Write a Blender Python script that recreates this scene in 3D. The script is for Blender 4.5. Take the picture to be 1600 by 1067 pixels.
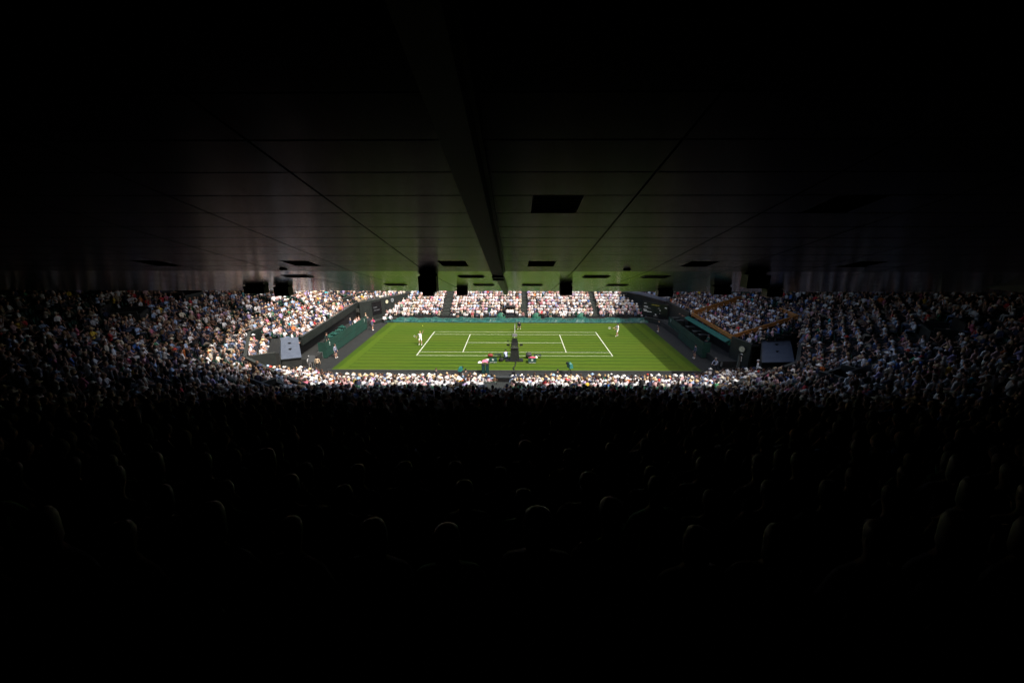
import bpy, math, random
import numpy as np
from mathutils import Vector, Matrix

for o in list(bpy.data.objects): bpy.data.objects.remove(o)
S = bpy.context.scene
COL = S.collection
random.seed(7); RNG = np.random.default_rng(11)
PI = math.pi

# ------------------------------------------------------------------ camera, sky, sun, exposure
CAM = Vector((.324, -51.37, 15.424)); PITCH = .2885; YAW = -.0132; FPX = 626.9
cd = bpy.data.cameras.new('camera'); cd.sensor_width = 36; cd.lens = FPX/1600*36
cd.clip_start = .05; cd.clip_end = 900
cam = bpy.data.objects.new('camera', cd); COL.objects.link(cam)
cam.location = CAM; cam.rotation_euler = (PI/2-PITCH, 0, -YAW); S.camera = cam

SUN_TO = Vector((.58, -.58, 1)).normalized()
w = bpy.data.worlds.new('World'); S.world = w; w.use_nodes = True
nt = w.node_tree; nt.nodes.clear()
sk = nt.nodes.new('ShaderNodeTexSky'); sk.sky_type = 'NISHITA'; sk.sun_disc = False; sk.dust_density = 7; sk.ozone_density = 0; sk.air_density = .8
sk.sun_elevation = math.asin(SUN_TO.z); sk.sun_rotation = math.atan2(SUN_TO.x, SUN_TO.y)
bg = nt.nodes.new('ShaderNodeBackground'); bg.inputs[1].default_value = .15
wo = nt.nodes.new('ShaderNodeOutputWorld')
nt.links.new(sk.outputs[0], bg.inputs[0]); nt.links.new(bg.outputs[0], wo.inputs[0])
sd = bpy.data.lights.new('sun', 'SUN'); sd.energy = 2.8; sd.angle = math.radians(.53); sd.color = (1, .95, .88)
sun = bpy.data.objects.new('sun', sd); COL.objects.link(sun)
sun.rotation_euler = (-SUN_TO).to_track_quat('-Z', 'Y').to_euler(); sun.location = (40, -20, 60)
S.view_settings.view_transform = 'Standard'; S.view_settings.look = 'None'
S.view_settings.exposure = 0.72; S.view_settings.gamma = 1; S.view_settings.use_curve_mapping = False

# projection into photo pixels (only used to cull what is far outside the frame and to choose who is built singly)
FW = Vector((math.sin(YAW)*math.cos(PITCH), math.cos(YAW)*math.cos(PITCH), -math.sin(PITCH)))
RT = Vector((math.cos(YAW), -math.sin(YAW), 0)); UP = RT.cross(FW)
def pix(p):
    d = Vector(p)-CAM; z = d.dot(FW)
    if z < .3: return (-9999, -9999, z)
    return (800+FPX*d.dot(RT)/z, 533.5-FPX*d.dot(UP)/z, z)

# ------------------------------------------------------------------ materials
MATS = {}
def mat(name, col=(.2, .2, .2), rough=.7, metal=0, var=.15, scale=4, bump=0, spec=.5, emit=None, attr=None, objcol=False, stretch=None):
    if name in MATS: return MATS[name]
    m = bpy.data.materials.new(name); m.use_nodes = True; MATS[name] = m
    N = m.node_tree.nodes; L = m.node_tree.links; b = N['Principled BSDF']
    b.inputs['Roughness'].default_value = rough; b.inputs['Metallic'].default_value = metal
    b.inputs['Specular IOR Level'].default_value = spec
    tc = N.new('ShaderNodeTexCoord'); nz = N.new('ShaderNodeTexNoise'); nz.inputs['Scale'].default_value = scale
    nz.inputs['Detail'].default_value = 4
    if stretch:
        mp = N.new('ShaderNodeMapping'); mp.inputs['Scale'].default_value = stretch
        L.new(tc.outputs['Object'], mp.inputs[0]); L.new(mp.outputs[0], nz.inputs['Vector'])
    else: L.new(tc.outputs['Object'], nz.inputs['Vector'])
    mr = N.new('ShaderNodeMapRange'); mr.inputs['To Min'].default_value = 1-var; mr.inputs['To Max'].default_value = 1+var
    mr.inputs['From Min'].default_value = .25; mr.inputs['From Max'].default_value = .75
    L.new(nz.outputs['Fac'], mr.inputs['Value'])
    vm = N.new('ShaderNodeVectorMath'); vm.operation = 'SCALE'
    if attr:
        a = N.new('ShaderNodeAttribute'); a.attribute_name = attr; L.new(a.outputs['Color'], vm.inputs[0])
    elif objcol:
        a = N.new('ShaderNodeObjectInfo'); L.new(a.outputs['Color'], vm.inputs[0])
    else: vm.inputs[0].default_value = col
    L.new(mr.outputs[0], vm.inputs['Scale']); L.new(vm.outputs[0], b.inputs['Base Color'])
    if bump:
        bp = N.new('ShaderNodeBump'); bp.inputs['Strength'].default_value = bump; bp.inputs['Distance'].default_value = .02
        L.new(nz.outputs['Fac'], bp.inputs['Height']); L.new(bp.outputs[0], b.inputs['Normal'])
    if emit:
        b.inputs['Emission Color'].default_value = (*emit[:3], 1); b.inputs['Emission Strength'].default_value = emit[3]
    return m
M_conc = lambda: mat('terrace_concrete', (.02, .022, .021), .85, scale=1.5, var=.35)
M_wall = lambda: mat('dark_green_wall_paint', (.008, .012, .0105), .6, scale=1.2, var=.3)
M_coping = lambda: mat('grey_green_coping', (.036, .041, .037), .7, scale=2)  # lighter paint for copings, rims and edging
M_black = lambda: mat('black_paint', (.008, .008, .009), .5)
M_canvas = lambda: mat('dark_green_canvas', (.002, .034, .024), .75, scale=.8, var=.25, bump=.15)
M_teal = lambda: mat('teal_tarpaulin', (.012, .068, .055), .4, scale=1.6, var=.75, bump=.3, stretch=(.6, 3, 3))
M_apron = lambda: mat('grey_green_apron', (.009, .0115, .011), .85, scale=.9, var=.3)
M_skin = lambda: mat('skin', (.46, .27, .19), .6, var=.08)
M_white = lambda: mat('white_cloth', (.78, .78, .77), .8, var=.06, scale=9)
M_line = lambda: mat('line_chalk', (.52, .55, .46), .9, var=.12, scale=6)
M_metal = lambda: mat('grey_metal', (.2, .21, .22), .4, metal=.5)
M_wood = lambda: mat('orange_varnished_wood', (.30, .115, .025), .45, var=.3, scale=3, stretch=(1, 1, 6))
M_booth = lambda: mat('blue_grey_booth_roof', (.088, .108, .145), .5, var=.12, scale=2)
M_shirt = lambda: mat('shirt_cloth', objcol=True, rough=.85, var=.1, scale=10)
M_trouser = lambda: mat('dark_trouser_cloth', (.03, .035, .05), .85, var=.2, scale=10)
M_hair = lambda: mat('hair', objcol=True, rough=.6, var=.25, scale=30)
M_crowd = lambda: mat('crowd_clothes', attr='tint', rough=.85, var=.16, scale=9)
M_seat = lambda: mat('dark_green_seat_plastic', (.008, .05, .03), .45, var=.2)

# ------------------------------------------------------------------ mesh builder
class MB:
    def __init__(s): s.v = []; s.f = []; s.m = []; s.k = 0
    def add(s, vs, fs):
        b = len(s.v); s.v += [tuple(v) for v in vs]
        for f in fs: s.f.append([b+i for i in f]); s.m.append(s.k)
        return s
    def box(s, c, d, rz=0, taper=1, rx=0):
        x, y, z = d[0]/2, d[1]/2, d[2]/2; vs = []
        R = Matrix.Rotation(rz, 3, 'Z') @ Matrix.Rotation(rx, 3, 'X')
        for k in (-1, 1):
            t = taper if k > 0 else 1
            for a, b in ((-1, -1), (1, -1), (1, 1), (-1, 1)):
                vs.append(R @ Vector((a*x*t, b*y*t, k*z)) + Vector(c))
        return s.add(vs, [(3, 2, 1, 0), (4, 5, 6, 7), (0, 1, 5, 4), (1, 2, 6, 5), (2, 3, 7, 6), (3, 0, 4, 7)])
    def prism(s, quad, dz):   # quad: 4 pts top, extruded down by dz
        q = [Vector(p) for p in quad]; n = len(q)
        vs = q+[p-Vector((0, 0, dz)) for p in q]
        fs = [list(range(n)), list(range(2*n-1, n-1, -1))]
        for i in range(n): j = (i+1) % n; fs.append((i, i+n, j+n, j))
        return s.add(vs, fs)
    def tube(s, pts, r, n=6, cap=True, flat=1):
        P = [Vector(p) for p in pts]; rs = r if isinstance(r, (list, tuple)) else [r]*len(P); vs = []
        for i, p in enumerate(P):
            t = (P[min(i+1, len(P)-1)]-P[max(i-1, 0)]).normalized()
            a = Vector((0, 0, 1)) if abs(t.z) < .9 else Vector((1, 0, 0))
            u = t.cross(a).normalized(); w_ = u.cross(t)
            for k in range(n):
                th = 2*PI*k/n; vs.append(p+u*math.cos(th)*rs[i]+w_*math.sin(th)*rs[i]*flat)
        fs = []
        for i in range(len(P)-1):
            for k in range(n): fs.append((i*n+k, i*n+(k+1) % n, (i+1)*n+(k+1) % n, (i+1)*n+k))
        if cap: fs.append(list(range(n-1, -1, -1))); fs.append([(len(P)-1)*n+k for k in range(n)])
        return s.add(vs, fs)
    def lathe(s, prof, c=(0, 0, 0), n=14, sx=1, sy=1):
        vs = []; fs = []
        for r, z in prof:
            for k in range(n):
                th = 2*PI*k/n; vs.append((c[0]+r*sx*math.cos(th), c[1]+r*sy*math.sin(th), c[2]+z))
        for i in range(len(prof)-1):
            for k in range(n): fs.append((i*n+k, i*n+(k+1) % n, (i+1)*n+(k+1) % n, (i+1)*n+k))
        fs.append(list(range(n-1, -1, -1))); fs.append([(len(prof)-1)*n+k for k in range(n)])
        return s.add(vs, fs)
    def ball(s, c, r, n=8, m=6, sc=(1, 1, 1)):
        pr = [(max(1e-3, math.sin(PI*i/m)), -math.cos(PI*i/m)) for i in range(m+1)]
        vs = []; fs = []
        for rr, z in pr:
            for k in range(n):
                th = 2*PI*k/n; vs.append((c[0]+r*sc[0]*rr*math.cos(th), c[1]+r*sc[1]*rr*math.sin(th), c[2]+r*sc[2]*z))
        for i in range(m):
            for k in range(n): fs.append((i*n+k, i*n+(k+1) % n, (i+1)*n+(k+1) % n, (i+1)*n+k))
        return s.add(vs, fs)
    def mesh(s, name, mats, smooth=False):
        me = bpy.data.meshes.new(name); me.from_pydata(s.v, [], s.f)
        if not isinstance(mats, (list, tuple)): mats = [mats]
        for m in mats: me.materials.append(m)
        me.polygons.foreach_set('material_index', s.m)
        if smooth: me.polygons.foreach_set('use_smooth', [True]*len(s.f))
        me.update(); return me
    def build(s, name, mats, parent=None, smooth=False, loc=None, rz=0):
        return link(name, s.mesh(name, mats, smooth), parent, loc, rz)
def link(name, me, parent=None, loc=None, rz=0):
    o = bpy.data.objects.new(name, me); COL.objects.link(o)
    if parent is not None: o.parent = parent
    if loc is not None: o.location = loc
    if rz: o.rotation_euler = (0, 0, rz)
    return o
def tag(o, label=None, cat=None, group=None, kind=None):
    if label: o['label'] = label
    if cat: o['category'] = cat
    if group: o['group'] = group
    if kind: o['kind'] = kind
    return o
def thing(name, label, cat, loc=(0, 0, 0), rz=0, group=None):
    return tag(link(name, None, None, loc, rz), label, cat, group)
def copy_tree(o, parent=None):
    c = o.copy(); COL.objects.link(c)
    if parent is not None: c.parent = parent
    for ch in list(o.children):
        if ch.name in bpy.data.objects: copy_tree(ch, c)
    return c

# ------------------------------------------------------------------ ground, grass, lines
mb = MB(); mb.add([(-140, -140, -3.2), (140, -140, -3.2), (140, 140, -3.2), (-140, 140, -3.2)], [(0, 1, 2, 3)])
tag(mb.build('ground', mat('ground_earth', (.02, .02, .018), .9)), kind='structure')
mb = MB(); mb.prism([(-27, -13.15, -.03), (27, -13.15, -.03), (29, 15.2, -.03), (-29, 15.2, -.03)][::1], .3)
tag(mb.build('court_surround', M_apron()), kind='structure')

def grass_mat():
    m = bpy.data.materials.new('mown_grass'); m.use_nodes = True; N = m.node_tree.nodes; L = m.node_tree.links
    b = N['Principled BSDF']; b.inputs['Roughness'].default_value = .85; b.inputs['Specular IOR Level'].default_value = .2
    tc = N.new('ShaderNodeTexCoord'); sp = N.new('ShaderNodeSeparateXYZ'); L.new(tc.outputs['Object'], sp.inputs[0])
    def math_(op, a, bb=None, clamp=False):
        n = N.new('ShaderNodeMath'); n.operation = op; n.use_clamp = clamp
        for i, x in enumerate((a, bb)):
            if x is None: continue
            if isinstance(x, (int, float)): n.inputs[i].default_value = x
            else: L.new(x, n.inputs[i])
        return n.outputs[0]
    nzw = N.new('ShaderNodeTexNoise'); nzw.inputs['Scale'].default_value = .7; L.new(tc.outputs['Object'], nzw.inputs['Vector'])
    wob = math_('MULTIPLY', math_('SUBTRACT', nzw.outputs[0], .5), .5)
    def stripe(c, period):
        s_ = math_('SINE', math_('MULTIPLY', math_('ADD', c, wob), 2*PI/period))
        return math_('ADD', math_('MULTIPLY', s_, 1.4, ), .5, True)
    sy = stripe(sp.outputs[1], 1.16); sx = stripe(math_('ADD', sp.outputs[0], .35), 1.9)
    edge = math_('GREATER_THAN', math_('ABSOLUTE', sp.outputs[0]), 18.3)
    mx = N.new('ShaderNodeMix'); L.new(edge, mx.inputs[0]); L.new(sy, mx.inputs[2]); L.new(sx, mx.inputs[3])
    st = mx.outputs[0]
    cr = N.new('ShaderNodeMix'); cr.data_type = 'RGBA'; L.new(st, cr.inputs[0])
    cr.inputs[6].default_value = (.031, .066, .0012, 1); cr.inputs[7].default_value = (.051, .096, .0026, 1)
    # worn, drier patches round the baselines and fine blade noise
    n1 = N.new('ShaderNodeTexNoise'); n1.inputs['Scale'].default_value = .22; n1.inputs['Detail'].default_value = 3
    n2 = N.new('ShaderNodeTexNoise'); n2.inputs['Scale'].default_value = 9; n2.inputs['Detail'].default_value = 6
    mp = N.new('ShaderNodeMapping'); mp.inputs['Scale'].default_value = (.35, 1.2, 1)
    L.new(tc.outputs['Object'], mp.inputs[0]); L.new(mp.outputs[0], n1.inputs[0]); L.new(tc.outputs['Object'], n2.inputs[0])
    c2 = N.new('ShaderNodeMix'); c2.data_type = 'RGBA'; L.new(math_('MULTIPLY', math_('SUBTRACT', n1.outputs[0], .45, True), 2.2, True), c2.inputs[0])
    L.new(cr.outputs[2], c2.inputs[6]); c2.inputs[7].default_value = (.062, .090, .0042, 1)
    v = N.new('ShaderNodeVectorMath'); v.operation = 'SCALE'; L.new(c2.outputs[2], v.inputs[0])
    L.new(math_('ADD', math_('MULTIPLY', n2.outputs[0], .5), .75), v.inputs['Scale']); L.new(v.outputs[0], b.inputs['Base Color'])
    bp = N.new('ShaderNodeBump'); bp.inputs['Strength'].default_value = .35; bp.inputs['Distance'].default_value = .02
    L.new(n2.outputs[0], bp.inputs['Height']); L.new(bp.outputs[0], b.inputs['Normal'])
    return m
mb = MB(); nx = 20
mb.add([(-20.0, -10.52, .0), (20.3, -10.52, .0), (20.6, 10.95, .0), (-20.35, 10.95, .0)], [(0, 1, 2, 3)])
lawn = tag(mb.build('grass_court', grass_mat()), kind='structure')
def line(x0, y0, x1, y1): return MB().add([(x0, y0, .005), (x1, y0, .005), (x1, y1, .005), (x0, y1, .005)], [(0, 1, 2, 3)])
HL, HW, HS = 11.885, 5.485, 4.115
for x0, y0, x1, y1 in [(-HL, -HW, -HL+.11, HW), (HL-.11, -HW, HL, HW),
                       (-HL+.11, -HW, HL-.11, -HW+.062), (-HL+.11, HW-.062, HL-.11, HW),
                       (-HL+.11, -HS, HL-.11, -HS+.062), (-HL+.11, HS-.062, HL-.11, HS),
                       (-6.45, -HS+.062, -6.36, HS-.062), (6.36, -HS+.062, 6.45, HS-.062), (-6.36, -.037, 6.36, .037),
                       (-HL+.11, -.03, -HL+.25, .03), (HL-.25, -.03, HL-.11, .03)]:
    line(x0, y0, x1, y1).build('court_line', M_line(), lawn)

# ------------------------------------------------------------------ terraces
def normals(P):      # P runs so that the outward side is on its right-hand side times sgn
    out = []
    for i in range(len(P)):
        ns = []
        for a, b in ((i-1, i), (i, i+1)):
            if a < 0 or b >= len(P): continue
            d = (Vector(P[b][:2])-Vector(P[a][:2])).normalized(); ns.append(Vector((d.y, -d.x)))
        n = sum(ns, Vector((0, 0)))
        n.normalize(); out.append(n/max(.5, n.dot(ns[0])))
    return out
def off(P, d):
    return [(p[0]+n.x*d, p[1]+n.y*d) for p, n in zip(P, normals(P))]
class Block:
    def __init__(s, name, P, rows, run, rise, aisles=(), pal='shade', hats=.2, occ=.95, clip=None, skirt=4):
        s.P = P; s.rows = rows; s.run = run; s.rise = rise; s.aisles = aisles; s.pal = pal; s.hats = hats; s.occ = occ; s.clip = clip
        mb = MB()
        for k in range(rows):
            A = off(P, k*run); B = off(P, (k+1)*run); C = A
            for j in range(len(P)-1):
                za, zb = P[j][2]+k*rise, P[j+1][2]+k*rise
                mb.add([(*A[j], za), (*A[j+1], zb), (*B[j+1], zb), (*B[j], za)], [(3, 2, 1, 0)])
                mb.add([(*B[j], za), (*B[j+1], zb), (*B[j+1], zb+rise), (*B[j], za+rise)], [(3, 2, 1, 0)])
        o = mb.build(name, M_conc()); tag(o, kind='structure')
    def at(s, j, u, k, z=0, fr=.62):
        A = off(s.P, (k+fr)*s.run); a, b = Vector(A[j]), Vector(A[j+1]); p = a.lerp(b, u)
        zz = s.P[j][2]*(1-u)+s.P[j+1][2]*u+k*s.rise
        d = (b-a).normalized(); return Vector((p.x, p.y, zz+z)), math.atan2(d.x, -d.y)  # ang: unused
    def seats(s):
        res = []
        for k in range(s.rows):
            A = off(s.P, (k+.62)*s.run)
            for j in range(len(A)-1):
                a, b = Vector(A[j]), Vector(A[j+1]); L = (b-a).length; d = (b-a).normalized()
                n = int(L/(.53 if s.P is FAR else .585)); yaw = math.atan2(-(-d.y), -(d.x)) if False else math.atan2(d.y, d.x)
                # inward direction is the left-hand normal of d: (-d.y, d.x); a figure facing +Y turned by yaw=atan2(d.y,d.x) faces it
                for i in range(n):
                    u = (i+.5)/n; skip = False
                    for (aj, au, *r) in s.aisles:
                        if aj == j and abs(u-au)*L < .72 and (not r or r[0] <= k < r[1]): skip = True
                    if skip: continue
                    p = a.lerp(b, u); z = s.P[j][2]*(1-u)+s.P[j+1][2]*u+k*s.rise
                    if s.clip and s.clip(p.x, p.y, k, j, u): continue
                    res.append((p.x, p.y, z, yaw, k, j, u, s))
        return res
BL = []
# plan polylines run clockwise seen from above with the court on the left-hand side reversed: outward = right-hand side
FAR = [(25, 15.5, -.15), (-25, 15.5, -.15)]
def wall_x(y, side):      # the splayed corner walls that bound the far stand
    pts = [(12.3, 25.3), (18.7, 21.0), (24.5, 17.8), (40, 10)]
    for (ya, xa), (yb, xb) in zip(pts, pts[1:]):
        if ya <= y <= yb: return xa+(xb-xa)*(y-ya)/(yb-ya)
    return 25
BL.append(Block('far_terrace', FAR, 15, .8, .355, aisles=[(0, (25-13.9)/50), (0, (25-1.55)/50), (0, (25+11.9)/50)], pal='sun', hats=.24, occ=.97,
                clip=lambda x, y, k, j, u: abs(x)+.5 > wall_x(y, 1) or (-1.9 < x < .1 and k < 3)))
LF = [(-19.8, 21.5, 2.35), (-21.5, 19.0, 2.35), (-25.75, 11.7, 2.3), (-24.25, -8.6, 2.3)]
BL.append(Block('left_lower_terrace', LF, 4, .98, .24, aisles=[(2, .50), (1, .97)], pal='bright', hats=.25))
RF = [(25.15, -9.2, 2.2), (24.9, 4.6, 2.2), (25.05, 14.1, 2.2), (22.8, 18.8, 2.3), (20.6, 21.7, 2.4)]
BL.append(Block('right_lower_terrace', RF, 8, .82, .29, aisles=[(0, .98), (0, .13), (2, .1)], pal='right', hats=.12,
                clip=lambda x, y, k, j, u: (False)))
BL.append(Block('left_corner_terrace', [(-27.1, -9.0, 2.2), (-24.4, -13.9, 2.1)], 3, .95, .24, pal='bright', hats=.45))
NF = [(23.5, -10.9, -.45), (17.5, -13.5, -.45), (-17.5, -13.5, -.45), (-23.2, -10.9, -.45)]
BL.append(Block('near_lower_terrace', NF[::-1], 7, .8, .225, aisles=[(1, .4775)], pal='sun', hats=.42, occ=.98, clip=lambda x, y, k, j, u: -2.8 < x < -.15 and k > 2))
CU = [(-22.2, 24.5, 3.3), (-26.6, 15.4, 3.3), (-28.7, 2.5, 3.3), (-29.3, -9.2, 3.2), (-24.6, -17.2, 2.9), (-20.2, -19.9, 2.5), (-15.6, -22.7, 2.25),
      (15.6, -22.7, 2.25), (20.2, -20.3, 2.4), (25.3, -17.6, 2.8), (31.6, -8.0, 4.55), (31.4, 4.6, 4.55), (31.3, 14.5, 4.55), (27.5, 22.5, 4.6)]
BL.append(Block('upper_terrace', CU, 31, .86, .325, pal='shade', hats=.16, occ=.955,
                aisles=[(0, .5), (1, .3), (1, .9), (2, .55, 0, 7), (2, .15), (3, .08), (3, .75), (4, .5), (5, .65), (6, .18), (6, .462, 0, 5), (6, .80), (7, .45), (8, .55), (9, .35), (10, .5), (11, .3), (12, .5)]))
UPB = BL[-1]

# vomitories: sunk walled openings in the upper terrace (seg, u, row, rows, width)
VOM = [(3, .28, 9, 3, 3.0, 'left'), (2, .62, 9, 4, 2.6, 'upper left'), (9, .30, 9, 2, 3.0, 'right'), (10, .35, 8, 3, 2.6, 'upper right'), (5, .9, 2, 2, 3.0, 'near left'), (8, .1, 5, 2, 3.0, 'near right')]
def in_vom(p):
    for (j, u, k, n, wd, nm) in VOM:
        c, _ = UPB.at(j, u, k+n/2-.5)
        if math.hypot(p[0]-c.x, p[1]-c.y) < wd*.62: return True
    return False

# ------------------------------------------------------------------ spectators
WHITE=(.80,.80,.80); PALE=(.62,.62,.64)
COLS = {'white': (.74, .74, .77), 'cream': (.66, .60, .48), 'pale pink': (.68, .42, .43), 'pink': (.62, .18, .26), 'light blue': (.34, .46, .68),
        'blue': (.06, .17, .50), 'navy': (.018, .025, .065), 'black': (.012, .012, .014), 'red': (.48, .03, .035), 'grey': (.22, .22, .23),
        'yellow': (.65, .45, .05), 'orange': (.62, .17, .04), 'beige': (.40, .32, .22), 'teal': (.03, .35, .42), 'green': (.04, .20, .09), 'lilac': (.42, .34, .60), 'brown': (.10, .05, .03)}
CN = list(COLS)
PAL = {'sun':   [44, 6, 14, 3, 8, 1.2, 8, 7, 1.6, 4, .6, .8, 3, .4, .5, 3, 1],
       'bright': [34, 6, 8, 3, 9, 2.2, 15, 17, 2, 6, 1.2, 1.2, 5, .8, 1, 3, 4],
       'right': [32, 5, 6, 1.5, 7, 1.5, 24, 22, 1.6, 7, .4, .4, 3, .3, .5, 2, 3],  # extra whites lift this shaded stand by clothing colour
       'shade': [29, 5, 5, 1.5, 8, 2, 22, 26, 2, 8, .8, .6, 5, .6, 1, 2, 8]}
HAIR = {'dark': (.012, .009, .008), 'brown': (.05, .026, .014), 'grey': (.24, .23, .22), 'blond': (.30, .19, .09), 'auburn': (.10, .035, .015)}
HAT = {'white': (.80, .80, .78), 'straw': (.58, .42, .23), 'cream': (.72, .66, .52), 'navy': (.02, .03, .07), 'red': (.5, .05, .03), 'light blue': (.3, .45, .65)}
def pick(d, wts=None): return random.choices(list(d), wts)[0]

# low figure templates for the mass of the crowd
def tmpl(headwear, arms, lean):
    mb = MB()      # part ids: 0 shirt 1 trousers 2 skin 3 hair/hat
    mb.k = 0
    def ring_loft(rings, n=7):
        vs = []; fs = []
        for (x, y, z, rx, ry) in rings:
            for k in range(n): th = 2*PI*k/n; vs.append((x+rx*math.cos(th), y+ry*math.sin(th), z))
        for i in range(len(rings)-1):
            for k in range(n): fs.append((i*n+k, i*n+(k+1) % n, (i+1)*n+(k+1) % n, (i+1)*n+k))
        fs.append([(len(rings)-1)*n+k for k in range(n)]); mb.add(vs, fs)
    L = lean
    ring_loft([(0, -.02, .42, .17, .13), (0, 0+L*.3, .62, .155, .12), (0, L*.7, .86, .195, .125), (0, L, 1.0, .165, .09), (0, L, 1.05, .07, .06)])
    for s in (-1, 1):
        sh = Vector((.19*s, L, .97))
        if arms == 0: el = Vector((.25*s, .10+L, .72)); wr = Vector((.10*s, .30+L, .60))
        elif arms == 1: el = Vector((.27*s, .12+L, .75)); wr = Vector((.06*s, .27+L, .82))
        elif arms == 2: el = Vector((.24*s, .22+L, .80)); wr = Vector((.05*s, .20+L, 1.05))
        else: el = Vector((.26*s, .02+L, .70)); wr = Vector((.16*s, .28, .55))
        mb.k = 0; mb.tube([sh, el], [.062, .05], 5, False)
        mb.k = 2; mb.tube([el, wr, wr+(wr-el).normalized()*.12], [.04, .03, .03], 5)
    for s in (-1, 1):
        mb.k = 1; mb.tube([(.09*s, -.02, .48), (.12*s, .42, .50)], [.09, .068], 6)
        mb.tube([(.12*s, .44, .50), (.13*s, .47, .08)], [.062, .045], 6)
        mb.k = 2; mb.box((.13*s, .52, .04), (.09, .25, .08))
    mb.k = 2; mb.tube([(0, L, 1.02), (0, L+.01, 1.12)], [.055, .05], 6, False)
    mb.ball((0, L+.03, 1.20), .1, 8, 6, (.82, .95, 1.15))
    mb.k = 3
    if headwear == 'none':
        mb.lathe([(.085, -.04), (.098, .03), (.082, .10), (.04, .135), (.005, .14)], (0, L+.008, 1.20), 8, .92, 1.03)
    elif headwear == 'long':
        mb.lathe([(.085, -.17), (.10, -.08), (.10, .03), (.085, .10), (.04, .14), (.005, .145)], (0, L-.01, 1.20), 8, .98, .95)
    elif headwear == 'brim':
        mb.lathe([(.19, .045), (.195, .055), (.098, .07), (.09, .14), (.06, .165), (.005, .155)], (0, L+.02, 1.20), 10, .95, 1.05)
    else:
        mb.lathe([(.10, .03), (.098, .07), (.08, .12), (.04, .145), (.005, .15)], (0, L+.02, 1.20), 8, .92, 1.02)
        mb.box((0, L+.14, 1.235), (.13, .12, .015))
    v = np.array(mb.v, dtype=np.float32); tri = []; pid = np.zeros(len(v), int)
    for f, k in zip(mb.f, mb.m):
        for i in f: pid[i] = k
        for i in range(1, len(f)-1): tri.append((f[0], f[i], f[i+1]))
    return v, np.array(tri, dtype=np.int32), pid
TM = {}
for hw in ('none', 'long', 'brim', 'cap'):
    TM[hw] = [tmpl(hw, a, l) for a, l in ((0, 0), (1, .02), (2, .06), (3, -.03))]
SKINS = [(.42, .24, .17), (.35, .19, .13), (.48, .28, .21), (.16, .08, .05), (.28, .15, .10)]
TROU = [(.02, .025, .04), (.012, .012, .014), (.30, .26, .2), (.10, .13, .22), (.65, .65, .66), (.07, .07, .08), (.45, .38, .28)]
TW = [7, 7, 2, 3, 2, 3, 1.2]

PAL['dark'] = [0, 0, 0, 0, 0, 1, 6, 8, .2, 2, 0, 0, 0, 0, .5, 0, 3]  # only dark clothes: deep shade painted onto rows nearest the camera
def d_cam(p): return p[10]
everyone = []
seats_all = []
for b in BL:
    for sdat in b.seats():
        x, y, z, yaw, k, j, u, blk = sdat
        px, py, d = pix((x, y, z+1))
        if d < .9 or px < -260 or px > 1860 or py > 1500 or py < 380: continue
        if blk is UPB and in_vom((x, y)): continue
        if (x-CAM.x)**2+(y-CAM.y)**2 < 1.6: continue
        seats_all.append((x, y, z, yaw, k, j, u, blk, px, py, d))
empties = []
for s_ in seats_all:
    blk, px, py = s_[7], s_[8], s_[9]
    emp = random.random() > blk.occ
    if blk is UPB and s_[5] == 11 and 1 <= s_[4] <= 3 and s_[6] < .55: emp = True       # green patch of empty seats behind the wooden balustrade
    if blk is UPB and px < 160 and py < 520 and random.random() < .5: emp = True
    if emp: empties.append(s_)
    else: everyone.append(s_)
near_dark = sorted([p for p in everyone if p[7] is UPB and p[10] < 7 and -30 < p[8] < 1630 and p[9] < 1090], key=lambda p: p[10])[:60]
idn = set(id(p) for p in near_dark)
rest = sorted([p for p in everyone if id(p) not in idn and p[7] is UPB and p[9] < 640 and 120 < p[8] < 1500 and p[10] > 12], key=lambda p: p[10])[:238]
idr = set(id(p) for p in rest)
mass = [p for p in everyone if id(p) not in idn and id(p) not in idr]
print('seats', len(seats_all), 'mass', len(mass), 'near', len(near_dark), 'rest', len(rest), 'empties', len(empties))

V = []; T = []; C = []; base = 0
for p in mass:
    x, y, z, yaw, k, j, u, blk = p[:8]
    pal = PAL['bright'] if blk is UPB and -34 < y < -20 else PAL[blk.pal]  # paler clothes brighten the shaded near rows by colour
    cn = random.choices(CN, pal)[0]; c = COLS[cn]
    deep = blk is UPB and d_cam(p) < 14  # deep rows get dark hair and skin, their shade put into the colours
    if random.random() < blk.hats and not deep: hw = random.choice(['brim', 'brim', 'cap']); hc = HAT[pick(HAT, [10, 5, 4, 2, .8, 1])]
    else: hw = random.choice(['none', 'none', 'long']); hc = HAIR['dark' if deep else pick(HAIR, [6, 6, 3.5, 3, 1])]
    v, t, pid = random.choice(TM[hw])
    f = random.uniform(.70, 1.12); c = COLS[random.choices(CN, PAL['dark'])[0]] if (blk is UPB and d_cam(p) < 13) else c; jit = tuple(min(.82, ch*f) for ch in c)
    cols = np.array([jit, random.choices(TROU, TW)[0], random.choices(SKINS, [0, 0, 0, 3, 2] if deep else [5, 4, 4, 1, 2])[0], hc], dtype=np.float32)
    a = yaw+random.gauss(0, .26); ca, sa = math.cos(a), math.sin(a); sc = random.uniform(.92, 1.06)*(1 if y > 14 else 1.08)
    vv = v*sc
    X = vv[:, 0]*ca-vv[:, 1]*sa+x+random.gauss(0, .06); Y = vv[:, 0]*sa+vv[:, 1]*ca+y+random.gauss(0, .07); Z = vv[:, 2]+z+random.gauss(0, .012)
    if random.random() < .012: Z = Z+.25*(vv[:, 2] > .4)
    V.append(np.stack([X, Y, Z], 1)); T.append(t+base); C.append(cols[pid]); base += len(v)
V = np.concatenate(V).astype(np.float32); T = np.concatenate(T).astype(np.int32); C = np.concatenate(C)
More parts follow.
